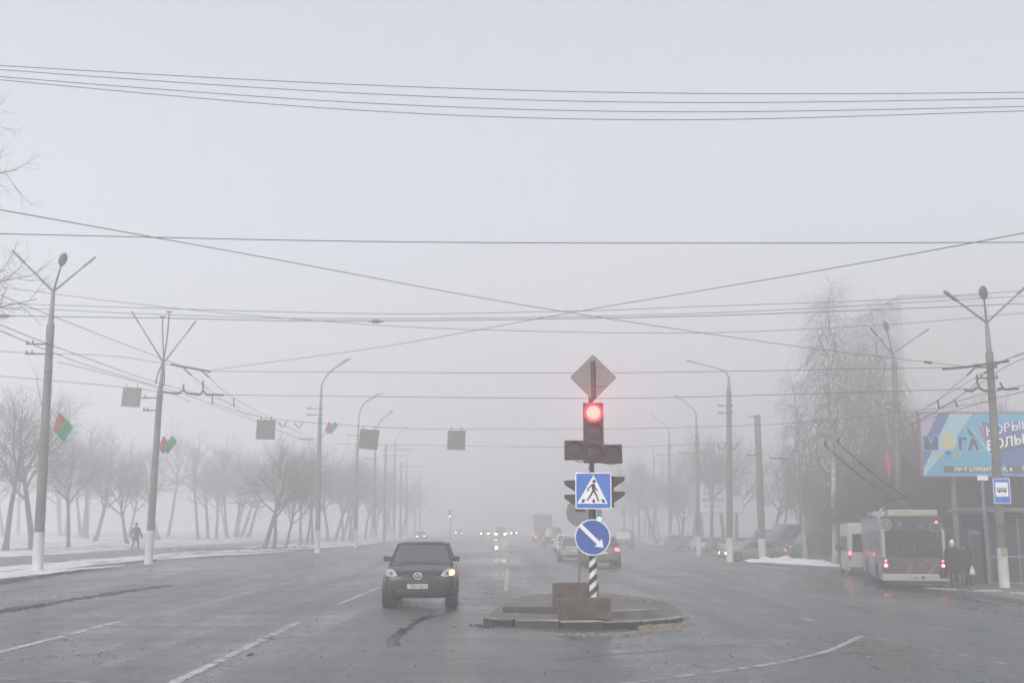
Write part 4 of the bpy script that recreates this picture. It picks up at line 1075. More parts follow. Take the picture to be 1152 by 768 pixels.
def car(kind, loc, rz, pt, label, group=None, front='off', rear='off', rearglass=True, name=None, detail=True, roofmat=None, scale=1.0):
    C = CARS[kind]; L, W, H = C['L'], C['W'], C['H']; hw = W / 2
    s = empty(name or {'suv': 'parked_car', 'van': 'delivery_van'}.get(kind, 'car').replace('parked_', ''), loc, rz, label, 'van' if kind == 'van' else 'car', group)
    s.scale = (scale,) * 3
    m = MB(); v = []
    for (t, wf, zb, zt) in C['st']:
        y = (t - .5) * L; w_ = hw * wf; h = zt - zb; cr = .045 if t < .95 else .02
        half = [(0, zb), (w_ * .78, zb), (w_ * .955, zb + .05), (w_, zb + h * .36), (w_ * .985, zb + h * .68), (w_ * .94, zt - .045), (w_ * .83, zt), (w_ * .45, zt + cr * .75), (0, zt + cr)]
        v += [(x, y, z) for x, z in half] + [(-x, y, z) for x, z in half[-2:0:-1]]
    n = 16; k = len(C['st'])
    m.add(v, [(i * n + j, i * n + (j + 1) % n, (i + 1) * n + (j + 1) % n, (i + 1) * n + j) for i in range(k - 1) for j in range(n)] + [tuple(range(n)), tuple((k - 1) * n + j for j in reversed(range(n)))])
    body = applied(m.build('body', pt, s), 2); bv = bvh_of(body)
    g1_, g2_, g3_, g4_ = [(q - .5) * L for q in C['gl']]; wb, wt = hw * C['gw'][0], hw * C['gw'][1]
    zb0 = [z for t, _, _, z in C['st'] if t >= C['gl'][0]][0] - .03; zr = H - .07
    def outline(t, grow_=0.0):
        e = t ** .9; yf = g1_ + (g2_ - g1_) * t - grow_; yr = g4_ + (g3_ - g4_) * e + grow_; w_ = wb + (wt - wb) * (t ** 1.25) + grow_; b_ = C['bulge'] * (1 - .3 * t); pts = []
        for i in range(9):
            x = -w_ + 2 * w_ * i / 8; pts.append((x, yf - b_ * (1 - (x / w_) ** 2)))
        for i in range(1, 7): pts.append((w_ * (1 + .012 * math.sin(PI * i / 7)), yf + (yr - yf) * i / 7))
        for i in range(9):
            x = w_ - 2 * w_ * i / 8; pts.append((x, yr + .06 * (1 - (x / w_) ** 2)))
        for i in range(1, 7): pts.append((-w_ * (1 + .012 * math.sin(PI * i / 7)), yr + (yf - yr) * i / 7))
        return pts
    m = MB(); v = []; lev = 5; npt = 30
    for j in range(lev + 1):
        t = j / lev; z = zb0 + (zr - zb0) * t
        v += [(x, y, z) for x, y in outline(t)]
    m.add(v, [(j * npt + i, j * npt + (i + 1) % npt, (j + 1) * npt + (i + 1) % npt, (j + 1) * npt + i) for j in range(lev) for i in range(npt)])
    m.build('window', 'glass', s, True)
    m = MB(); v = []
    cx = (g2_ + g3_) / 2
    for z, gr in ((zr - .035, .012), (zr + .01, .016), (H - .03, -.03), (H - .004, -.16)):
        v += [(x, y, z) for x, y in outline(1, gr)]
    v.append((0, cx, H))
    m.add(v, [(j * npt + i, j * npt + (i + 1) % npt, (j + 1) * npt + (i + 1) % npt, (j + 1) * npt + i) for j in range(3) for i in range(npt)] + [(3 * npt + i, 3 * npt + (i + 1) % npt, 4 * npt) for i in range(npt)] + [tuple(reversed(range(npt)))])
    m.build('roof', roofmat or pt, s, True)
    def olp(i, gr=.006): return [Vector((*outline(t, gr)[i], zb0 + (zr - zb0) * t)) for t in (0, .25, .5, .75, 1)]
    for i, r_ in ((0, .035), (8, .035), (15, .035), (23, .035), (11, .03), (27, .03)):
        m = MB(); m.tube(olp(i), r_, 6); m.build('pillar', pt, s, True)
    for sx in (-1, 1):
        for a in C['ax']:
            m = MB(); y = (a - .5) * L; v, f = lathe_x([(-.12, .001), (-.12, C['wr'] * 1.16), (.0, C['wr'] * 1.16), (.0, .001)], 24)
            m.add([(sx * (hw - .002) + q[0] * sx, q[1] + y, max(.2, q[2] + C['wr'])) for q in v], f)
            m.build('wheel_arch', 'plastic', s)
    for sx in (-1, 1):
        for a in C['ax']: wheel(s, sx * (hw - (.14 if kind == 'suv' else .10)), (a - .5) * L, C['wr'], .31 if kind == 'suv' else .22, detail)
    for sx in (-1, 1):   # mirrors
        m = MB(); yz = g1_ + .30; zm = zb0 + .15
        m.box((sx * (hw - .04), yz, zm), (.20, .11, .135), 0, None, .035); m.tube([(sx * (hw - .18), yz, zb0 + .06), (sx * (hw - .08), yz, zm - .03)], .025, 6)
        m.build('mirror', pt if kind != 'suv' else 'plastic', s, True)
    zt_ = C['st'][1][3]
    hl = [(hw * .60, zt_ - .10), (hw * .66, zt_ - .02), (hw * .82, zt_ + .0), (hw * .90, zt_ - .03), (hw * .90, zt_ - .14), (hw * .72, zt_ - .15)]
    if kind != 'suv':
        for pl in (hl, mir(hl)):
            o = decal(bv, pl, 'headlight', {'off': 'lamp', 'on': 'head_on', 'dim': 'head_dim', 'small': 'head_small', 'near': 'head_near'}[front], s, .01)
        decal(bv, [(-hw * .5, zt_ - .14), (hw * .5, zt_ - .14), (hw * .52, zt_ - .05), (-hw * .52, zt_ - .05)], 'grille', 'plastic', s)
        decal(bv, [(-hw * .7, .28), (hw * .7, .28), (hw * .6, .40), (-hw * .6, .40)], 'air_intake', 'plastic', s)
        decal(bv, [(-.26, .43), (.26, .43), (.26, .54), (-.26, .54)], 'number_plate', 'plate', s, .015)
    zt2 = C['st'][-2][3]
    tlp = [(hw * .62, zt2 - .16), (hw * .62, zt2 - .04), (hw * .87, zt2 - .03), (hw * .87, zt2 - .2)]
    for pl in (tlp, mir(tlp)): decal(bv, pl, 'taillight', {'off': 'taillens', 'on': 'tail_on'}[rear], s, .01, -1)
    decal(bv, [(-.26, zt2 - .34), (.26, zt2 - .34), (.26, zt2 - .23), (-.26, zt2 - .23)], 'number_plate', 'plate', s, .012, -1)
    decal(bv, [(-hw * .8, .32), (hw * .8, .32), (hw * .84, .42), (-hw * .84, .42)], 'bumper_trim', 'plastic', s, .012, -1)
    return s, bv
# the dark SUV in front
PSUV = M('dark_olive_grey_paint', (.010, .0115, .012), .34, .4, 2.5, coat=.35, spec=.4, rvar=.14)
MT['muddy'] = M('muddy_dark_bumper', (.018, .019, .019), .75, .35, 5)
gpx = G(470.8, 683, 0)
sx0 = gpx.x; sy0 = gpx.y + 4.68 * .31
suv, bv = car('suv', (sx0, sy0, zg(sx0)), math.radians(1.5), PSUV, 'dark grey SUV driving towards the camera with one orange indicator lit', name='sport_utility_car', scale=.975)
hlp = [(-.90, .895), (-.875, .965), (-.74, .995), (-.62, .945), (-.53, .835), (-.64, .80), (-.85, .82)]
for pl, lit in ((hlp, 0), (mir(hlp), 1)):
    h_ = decal(bv, pl, 'headlight', 'lamp', suv, .012)
    sx = -1 if not lit else 1
    for cx_, cz_, r_ in ((.70, .885, .045), (.79, .895, .05)):
        decal(bv, [(sx * cx_ + r_ * math.cos(a * PI / 6), cz_ + r_ * math.sin(a * PI / 6)) for a in range(12)], 'reflector', 'lampdark' if cx_ < .75 or lit else 'chrome', h_, .018)
    if lit:
        decal(bv, [(.76, .85), (.75, .94), (.82, .965), (.865, .95), (.875, .86), (.83, .835)], 'indicator', 'amber_on', h_, .024)
        decal(bv, [(.815 + .032 * math.cos(a * PI / 6), .90 + .045 * math.sin(a * PI / 6)) for a in range(12)], 'indicator', 'amber_core', h_, .03)
decal(bv, [(-.50, .865), (-.46, .80), (-.36, .775), (.36, .775), (.46, .80), (.50, .865)], 'grille', 'plastic', suv, .008)
decal(bv, [(-.62, .30), (.62, .30), (.56, .50), (-.56, .50)], 'air_intake', 'plastic', suv, .006)
for sgx in (-1, 1): decal(bv, [(sgx * .70, .38), (sgx * .84, .40), (sgx * .84, .47), (sgx * .70, .49)], 'fog_lamp_recess', 'plastic', suv, .008)
decal(bv, [(-.90, .30), (.90, .30), (.88, .36), (-.88, .36)], 'bumper_lip', 'muddy', suv, .012)
pl = decal(bv, rrect(.52, .125, .015, 2) and [(x - .03, z + .575) for x, z in rrect(.52, .125, .015, 2)], 'number_plate', 'plate', suv, .03)
yp = min(v.co.y for v in pl.data.vertices)
m = MB(); m.box((-.03 - .262, yp - .002, .575), (.006, .006, .12)); m.box((-.03, yp - .002, .575 + .06), (.52, .006, .006)); m.box((-.03, yp - .002, .575 - .06), (.52, .006, .006)); m.box((.23, yp - .002, .575), (.006, .006, .12)); m.build('plate_frame', 'plastic', pl)
def text(body, size, mat, parent, loc, rot=(PI / 2, 0, 0), name='lettering', ext=.003, bold=0.0, sx=1.0, shear=0.0):
    cu = bpy.data.curves.new(name, 'FONT'); cu.body = body; cu.size = size; cu.extrude = ext; cu.align_x = 'CENTER'; cu.align_y = 'CENTER'; cu.offset = bold; cu.shear = shear
    o = bpy.data.objects.new(name, cu); COL.objects.link(o); dg = bpy.context.evaluated_depsgraph_get(); dg.update()
    me = bpy.data.meshes.new_from_object(o.evaluated_get(dg)); me.materials.clear(); me.materials.append(MT[mat] if isinstance(mat, str) else mat)
    COL.objects.unlink(o); bpy.data.objects.remove(o)
    o = bpy.data.objects.new(name, me); COL.objects.link(o); o.parent = parent; o.location = loc; o.rotation_euler = rot; o.scale = (sx, 1, 1); return o
MT['plateink'] = M('plate_ink', (.10, .10, .10), .6, .2, 9)
text('9807 EK-1', .095, 'plateink', pl, (-.01, yp - .004, .573), ext=.001)
yg = bv.ray_cast(Vector((0, -20, .83)), Vector((0, 1, 0)))[0].y - .03
m = MB(); ell = [(.098 * math.cos(2 * PI * k / 28), .075 * math.sin(2 * PI * k / 28)) for k in range(29)]
m.tube([(x - .03, yg, z + .83) for x, z in ell], .011, 6, False)
wing = catmull([(-.085, 0, .035), (-.045, 0, .030), (0, 0, -.012), (.045, 0, .030), (.085, 0, .035)], 6)
m.tube([(q.x - .03, yg, q.z + .83) for q in wing], .010, 6)
m.build('emblem', M('bright_emblem', (.62, .62, .64), .35, .1, 9), suv, True)
def on_body(pts, rad, name, mat):
    q = []
    for x, z in pts:
        h_ = bv.ray_cast(Vector((x, -20, z)), Vector((0, 1, 0)))[0]
        if h_ is not None: q.append((x, h_.y - .002, z))
    m = MB(); m.tube(q, rad, 4); m.build(name, mat, suv, True)
on_body([(-.60 + 1.2 * i / 24, .765 - .02 * math.cos((i - 12) / 12 * 1.5)) for i in range(25)], .006, 'bumper_seam', 'plastic')
on_body([(-.90 + 1.8 * i / 30, .515) for i in range(31)], .007, 'bumper_seam', 'plastic')
on_body([(-.52, .87), (-.50, .92), (-.49, .98), (-.50, 1.03)], .006, 'bonnet_seam', 'plastic'); on_body([(.52, .87), (.50, .92), (.49, .98), (.50, 1.03)], .006, 'bonnet_seam', 'plastic')
m = MB(); m.tube([(-.62, -1.36, 1.10), (-.1, -1.44, 1.115), (.0, -1.42, 1.12)], .012, 5); m.tube([(.05, -1.44, 1.115), (.66, -1.34, 1.10)], .012, 5); m.build('wiper', 'plastic', suv)

PW = paint('white_car_paint', (.55, .56, .58)); PS = paint('silver_car_paint', (.24, .25, .26)); PD = paint('dark_car_paint', (.03, .032, .036)); PG = paint('grey_car_paint', (.10, .105, .11))
PB = paint('blue_grey_paint', (.05, .065, .10)); PX = paint('beige_grey_paint', (.16, .155, .14))
def cpx(kind, px, Y, rz, pt, label, **k):
    x = P(px, 592, Y).x; dz = k.pop('dz', 0)
    return car(kind, (x, Y, zg(x) + dz), rz, pt, label, **k)
tr = 'cars driving away in the right lanes'
cpx('suv', 674.5, 59.5, PI, PG, 'grey car driving away just behind the striped post', rear='on', group=tr, name='car')
cpx('wagon', 643, 70.5, PI, PS, 'silver estate car driving away left of the striped post', rear='off', group=tr)
cpx('wagon', 635, 92, PI, PW, 'white roofed car driving away in the fog beyond the silver estate', rear='on', group=tr)
on = 'oncoming cars with headlights on'
cpx('van', 563, 180, 0, PG, 'faint oncoming car with the brightest pair of headlights', front='on', group=on, detail=False)
cpx('hatch', 545.5, 215, 0, PG, 'faint oncoming car with a dimmer pair of headlights, left of the brightest', front='dim', group=on, detail=False)
cpx('hatch', 517, 240, 0, PD, 'very faint oncoming car with headlights, above the dark SUV mirror', front='small', group=on, detail=False)
cpx('hatch', 578, 260, 0, PD, 'smallest oncoming headlights right of the brightest pair', front='dim', group=on, detail=False)
cpx('hatch', 474, 168, 0, PG, 'faint car with one pale light, far left lane above the dark SUV roof', front='small', group=on, detail=False, scale=.8)
for dx_ in (-.62, .62):
    hx = P(563, 592, 180).x + dx_; lamp_glow('headlight_beam', (hx, 177.2, zg(hx) + .95), 1300, (1, .72, .40), (0, -1, .012), 6, .06)
# far lorry and van
p = P(611, 592, 150)
s = empty('lorry', (p.x, 150, zg(p.x)), 0, 'tall box lorry fading into the fog in the right lanes', 'lorry')
m = MB(); m.box((0, 4, 2.35), (2.5, 7.0, 2.9), 0, None, .05); m.build('cargo_box', PG, s)
m = MB(); m.box((0, 8.6, 1.6), (2.3, 1.9, 2.2), 0, None, .15); m.build('cab', PG, s)
m = MB(); m.box((0, 4.5, .75), (2.2, 8, .25)); m.box((0, .6, .55), (2.3, .1, .2)); m.build('chassis', 'plastic', s)
for sx in (-1, 1):
    for y in (2.2, 8.4): wheel(s, sx * 1.05, y, .48, .35, False)
    m = MB(); m.box((sx * 1.0, .46, .8), (.28, .06, .16)); m.build('taillight', 'tail_on', s)
cpx('van', 621, 122, PI, PD, 'dark van driving away in front of the lorry', detail=False, scale=1.05)
cpx('van', 703, 126, PI * .93, PD, 'dark minibus parked by the right kerb, faint in fog', detail=False, name='minibus')
pk = 'cars parked behind the right kerb'
for kd, px, Y, rz, pt, lab in (('hatch', 788, 108, PI, PW, 'white hatchback parked with its rear towards the camera'), ('wagon', 771, 118, PI * .97, PD, 'dark car parked left of the white hatchback'),
                               ('hatch', 805, 104, PI, PD, 'dark hatchback parked right of the white hatchback'), ('sedan', 820, 100, PI * .9, PS, 'silver car parked behind the turning saloon front'),
                               ('wagon', 757, 132, PI, PG, 'faint grey car, farthest of the parked row'), ('hatch', 838, 104, PI * .8, PG, 'grey car parked behind the turning saloon roof'), ('suv', 862, 98, PI * .9, PD, 'dark car parked behind the turning saloon boot')):
    cpx(kd, px, Y, rz, pt, lab, group=pk, detail=False, dz=.05, **({'name': 'car'} if kd == 'suv' else {}))
cpx('sedan', 845, 79.5, math.radians(-80), PX, 'grey saloon seen side on turning out of the side road, lights on', front='near', rear='on', dz=0.02)
for px, Y, rz, pt, lab, sc_ in ((893, 92, -1.3, PB, 'blue grey box van parked behind the snow bank', 1.35), (921, 86, -1.45, PD, 'dark green van parked behind the thin young tree', 1.12), (862, 112, PI, PB, 'faint dark van left of the blue grey box van', 1.1)):
    cpx('van', px, Y, rz, pt, lab, scale=sc_, dz=.1)

# ------------------------------------------------------------------ trolleybus
BZ = math.radians(-14)
bx, by = P(990, 592, 43.5).x + 1.2 * math.cos(BZ), 43.5 + 1.2 * math.sin(BZ)
bus = empty('trolleybus', (bx, by, zg(bx) + .0), BZ, 'white and violet trolleybus stopped at the kerb, seen from behind with poles raised', 'trolleybus')
MT['lavender'] = paint('lavender_white_paint', (.17, .16, .25), .35)
MT['violet'] = paint('violet_vinyl', (.022, .014, .035), .35)
MT['buswhite'] = M('bus_white_panel', (.27, .27, .25), .5, .15, 5)
MT['busroof'] = M('bus_roof_unit', (.27, .28, .23), .6, .2, 4)
MT['graphicgrey'] = M('printed_grey', (.20, .21, .23), .5, .15, 5)
MT['printskin'] = M('printed_ochre', (.12, .065, .055), .5, .35, 4)
MT['printmaroon'] = M('printed_maroon', (.07, .02, .04), .5, .35, 4)
W2, BL, BT = 1.2, 10.4, 2.84
def rsec(w_, z0, z1, r=.22, n=5):
    pts = [(-w_, z0), (w_, z0)]
    for k in range(n + 1): a = PI / 2 * k / n; pts.append((w_ - r + r * math.cos(a), z1 - r + r * math.sin(a)))
    for k in range(n + 1): a = PI / 2 + PI / 2 * k / n; pts.append((-w_ + r + r * math.cos(a), z1 - r + r * math.sin(a)))
    return pts
m = MB(); v = []; st = [(0, -.02), (.06, 0), (.5, 0), (BL - .6, 0), (BL - .1, -.06), (BL, -.16)]
for y, g_ in st: v += [(x, y, z) for x, z in rsec(W2 + g_, .34, BT + g_ * .3)]
n = 14; m.add(v, [(i * n + j, i * n + (j + 1) % n, (i + 1) * n + (j + 1) % n, (i + 1) * n + j) for i in range(len(st) - 1) for j in range(n)] + [tuple(range(n)), tuple((len(st) - 1) * n + j for j in reversed(range(n)))])
m.build('body', 'lavender', bus, True)
def rp(name, poly, mat, y=-.004, th=.02, parent=None):
    m = MB(); m.prism(poly, XZ(y), 0, -th); return m.build(name, mat, parent or bus)
rp('rear_top_panel', [(x, z) for x, z in rsec(W2 - .015, 2.32, BT - .01, .2)], 'violet', 0)
MT['darkglass'] = M('dark_rear_glass', (.012, .013, .014), .25, .3, 3)
rw = rp('rear_window', [(-1.04, 1.22), (1.06, 1.22), (1.06, 2.31), (-1.04, 2.31)], 'darkglass', 0, .015)
rp('rear_lower_panel', [(-W2 + .03, .60), (W2 - .03, .60), (W2 - .03, 1.20), (-W2 + .03, 1.20)], 'violet', 0, .018)
for sx in (-1, 1): rp('rear_pillar', [(sx * (W2 - .02), 1.22), (sx * (W2 - .02), 2.31), (sx * 1.075, 2.31), (sx * 1.075, 1.22)] if sx > 0 else [(-W2 + .02, 1.22), (-1.055, 1.22), (-1.055, 2.31), (-W2 + .02, 2.31)], 'buswhite', 0, .03)
m = MB(); m.box((0, -.08, .47), (2 * W2 + .04, .2, .27), 0, None, .03); bp_ = m.build('bumper', 'buswhite', bus)
m = MB(); m.tube([(.28, -.2, .47), (.28, -.17, .47)], .07, 10); m.tube([(-.02, -.19, .47), (-.02, -.17, .47)], .04, 8); m.build('towing_eye', 'plastic', bp_)
m = MB(); m.box((0, .1, .27), (2 * W2 - .3, .3, .16)); m.box((0, 5, .3), (2 * W2 - .25, 9, .15)); m.build('underbody', 'plastic', bus)
for sx in (-1, 1):
    for (z, r, mt_) in ((.92, .075, 'tail_on'), (1.10, .045, 'tail_on')):
        m = MB(); v = [(sx * 1.06 + r * math.cos(2 * PI * k / 14), -.03, z + r * math.sin(2 * PI * k / 14)) for k in range(14)] + [(sx * 1.06, -.045, z)]
        m.add(v, [(k, (k + 1) % 14, 14) for k in range(14)]); o = m.build('taillight', mt_, bus)
        if z < 1:
            m = MB(); m.ball((sx * 1.06, -.045, z), (.035, .012, .035), 8, 5); m.build('bulb', 'tail_core', o)
m = MB(); m.ball((.90, -.035, 2.60), (.045, .02, .045), 8, 5); m.build('brake_light', 'tail_on', bus)
# printed artwork in generic shapes
for j, (poly, mt_) in enumerate((([(-.35, .62), (-.10, .62), (-.06, 1.18), (-.16, 1.18)], 'printskin'), ([(-.7, 1.15), (-.15, 1.0), (-.1, 1.08), (-.66, 1.19)], 'printskin'), ([(.05, .98), (.55, 1.18), (.9, 1.19), (.5, 1.05), (.15, .88)], 'printskin'),
                                 ([(.45, .62), (.62, .62), (.98, 1.1), (.85, 1.14)], 'printskin'), ([(-.95, .8), (-.6, .95), (-.5, .7)], 'printmaroon'), ([(0, .65), (.4, .66), (.35, .95), (.1, .9)], 'printmaroon'))):
    rp('printed_shape', poly, mt_, -.019, .002)
def ring_(name, cx, cz, r0, r1, mat, y=-.022):
    m = MB(); v = []; n = 28
    for k in range(n):
        a = 2 * PI * k / n; v += [(cx + r0 * math.cos(a), y, cz + r0 * math.sin(a)), (cx + r1 * math.cos(a), y, cz + r1 * math.sin(a))]
    m.add(v, [(2 * k, 2 * k + 1, (2 * k + 3) % (2 * n), (2 * k + 2) % (2 * n)) for k in range(n)]); return m.build(name, mat, bus)
ring_('round_logo', -1.0, 2.50, .17, .24, 'graphicgrey', -.026); ring_('round_logo', -1.0, 2.50, .07, .11, 'graphicgrey', -.026)
m = MB(); m.box((-.90, -.026, 2.50), (.035, .004, .2)); m.box((-.96, -.026, 2.50), (.12, .004, .03)); m.build('round_logo', 'graphicgrey', bus)
text('9', .34, 'graphicgrey', bus, (-.47, -.03, 2.49), bold=.004, ext=.002); text('К1', .20, 'graphicgrey', bus, (.33, -.03, 2.43), ext=.002); text('----', .14, 'graphicgrey', bus, (-.08, -.03, 2.42), ext=.002)
m = MB()
for q in rrect(.44, .30, .05, 3), : 
    q2 = [(x * .88, z * .82) for x, z in q]; n = len(q); m.add([(x + .86, -.028, z + 2.40) for x, z in q] + [(x + .86, -.028, z + 2.40) for x, z in q2], [(i, (i + 1) % n, n + (i + 1) % n, n + i) for i in range(n)])
m.build('display_frame', 'buswhite', bus)
rp('route_display', [(x + .86, z + 2.40) for x, z in rrect(.38, .24, .03, 3)], 'plastic', -.018, .004)
# side windows and doors
for sx in (-1, 1):
    y = .55
    for k, ln in enumerate((1.25, 1.3, 1.3, 1.3, 1.3, 1.3, 1.1)):
        m = MB(); m.box((sx * (W2 + .004), y + ln / 2, 1.80), (.012, ln - .12, .95), 0, None, .004); m.build('side_window', 'glassgrey', bus); y += ln
    for yc in (2.3, 7.4):
        m = MB(); v = []; n = 14
        for k in range(n + 1):
            a = PI * k / n
            for r in (.56, .62): v.append((sx * (W2 + .012), yc + r * math.cos(a), .50 + r * math.sin(a)))
        m.add(v, [(2 * k, 2 * k + 1, 2 * k + 3, 2 * k + 2) for k in range(n)]); m.build('wheel_arch_trim', 'buswhite', bus)
        m = MB(); m.add([(sx * (W2 + .006), yc + .56 * math.cos(PI * k / 12), .50 + .56 * math.sin(PI * k / 12)) for k in range(13)] + [(sx * (W2 + .006), yc - .56, .33), (sx * (W2 + .006), yc + .56, .33)], [tuple(list(range(13)) + [13, 14])]); m.build('wheel_arch', 'plastic', bus)
        wheel(bus, sx * (W2 - .10), yc, .46, .28, True)
m = MB(); m.box((-.35, 1.1, BT + .12), (1.0, 1.5, .26), 0, None, .05); m.build('roof_unit', 'busroof', bus)
m = MB(); m.box((.55, 1.1, BT + .12), (.95, 1.5, .24), 0, None, .05); m.build('roof_unit', 'busroof', bus)
m = MB(); m.box((-.6, 4.5, BT + .1), (1.2, 2.6, .22), 0, None, .05); m.build('roof_unit', 'busroof', bus)
m = MB(); m.tube(catmull([(-W2 + .02, -.02, 2.35), (-W2 - .02, -.05, 2.75), (-W2 + .02, -.05, 3.0), (-W2 + .16, -.04, 3.14)], 6), .045, 8); m.build('pole_guide', 'buswhite', bus, True)
m = MB(); m.box((.0, 4.6, BT + .45), (.9, 1.4, .35), 0, None, .06)
for sx in (-.3, .3):
    m.tube([(sx, 4.2, BT + .5), (sx, 5.2, BT + .85)], .07, 8); m.box((sx, 4.2, BT + .8), (.25, .6, .12), 0, None, .03)
m.tube([(-.5, 4.0, BT + .2), (-.4, 4.6, BT + .8), (.4, 4.6, BT + .8), (.5, 4.0, BT + .2)], .04, 6)
m.build('pole_base', 'darkmetal', bus)
inv = (Matrix.Translation(bus.location) @ Matrix.Rotation(BZ, 4, 'Z')).inverted()
for (tx, ty, sx) in ((928.5, 501, -.3), (943, 498, .3)):
    tip = inv @ P(tx, ty, 44.2); a = Vector((sx, 4.4, BT + .85)); m = MB()
    mid = a.lerp(tip, .5) + Vector((0, 0, -.12)); m.tube(catmull([a, mid, tip], 6), [.045] * 4 + [.035] * 5 + [.025] * 4, 7)
    o = m.build('trolley_pole', 'darkmetal', bus, True); m = MB(); m.box(tuple(tip + Vector((0, 0, .08))), (.09, .28, .22), 0, None, .02); m.build('collector_shoe', 'darkmetal', o)

# ------------------------------------------------------------------ white minibus in front of it
VZ = math.radians(-12)
vx, vy = P(953, 592, 55.5).x + 1.0 * math.cos(VZ), 55.5 + 1.0 * math.sin(VZ)
van = empty('minibus', (vx, vy, zg(vx) - .12), VZ, 'white high roofed minibus left of the trolleybus, one red tail light on', 'minibus')
VWH = paint('minibus_white', (.34, .34, .33), .4)
m = MB(); v = []; VT = 2.78
st = [(0, .96, .42, VT - .05, .12), (.05, 1.0, .40, VT, .14), (3.9, 1.0, .40, VT, .16), (4.6, .96, .40, VT - .18, .2), (5.05, .90, .40, 2.0, .25), (5.35, .88, .40, 1.35, .3), (5.75, .82, .42, 1.12, .3), (5.9, .70, .45, .9, .3)]
for y, w_, z0, z1, r in st: v += [(x, y, z) for x, z in rsec(w_, z0, z1, min(r, (z1 - z0) * .45))]
n = 14; m.add(v, [(i * n + j, i * n + (j + 1) % n, (i + 1) * n + (j + 1) % n, (i + 1) * n + j) for i in range(len(st) - 1) for j in range(n)] + [tuple(range(n)), tuple((len(st) - 1) * n + j for j in reversed(range(n)))])
m.build('body', VWH, van, True)
for a, c in ((-.80, -.06), (.06, .80)):
    m = MB(); m.prism([(a, 1.35), (c, 1.35), (c, 2.25), (a + .03 * (a < 0), 2.25)], XZ(-.0), 0, -.02); m.build('rear_window', 'darkglass', van)
for sx in (-1, 1):
    for y0, ln in ((.5, 1.1), (1.75, 1.2), (3.1, 1.1)):
        m = MB(); m.box((sx * 1.0, y0 + ln / 2, 1.75), (.02, ln, .75), 0, None, .006); m.build('side_window', 'darkglass', van)
    m = MB(); m.box((sx * .93, -.01, 1.15), (.12, .06, .42), 0, None, .02); o = m.build('taillight', 'taillens', van)
    if sx < 0:
        m = MB(); m.ball((-.93, -.045, 1.28), (.06, .02, .10), 10, 6); m.build('bulb', 'tail_on', o)
    for y in (1.1, 4.7): wheel(van, sx * .88, y, .36, .24, True)
    m = MB(); m.box((sx * 1.14, 4.55, 1.5), (.2, .12, .34), 0, None, .04); m.tube([(sx * .95, 4.6, 1.4), (sx * 1.1, 4.57, 1.45)], .03, 6); m.build('mirror', 'plastic', van)
m = MB(); m.box((0, -.07, .5), (1.95, .16, .22), 0, None, .04); m.build('bumper', 'plastic', van)
m = MB(); m.box((0, -.012, 1.3), (.012, .02, 1.6)); m.build('door_gap', 'plastic', van)

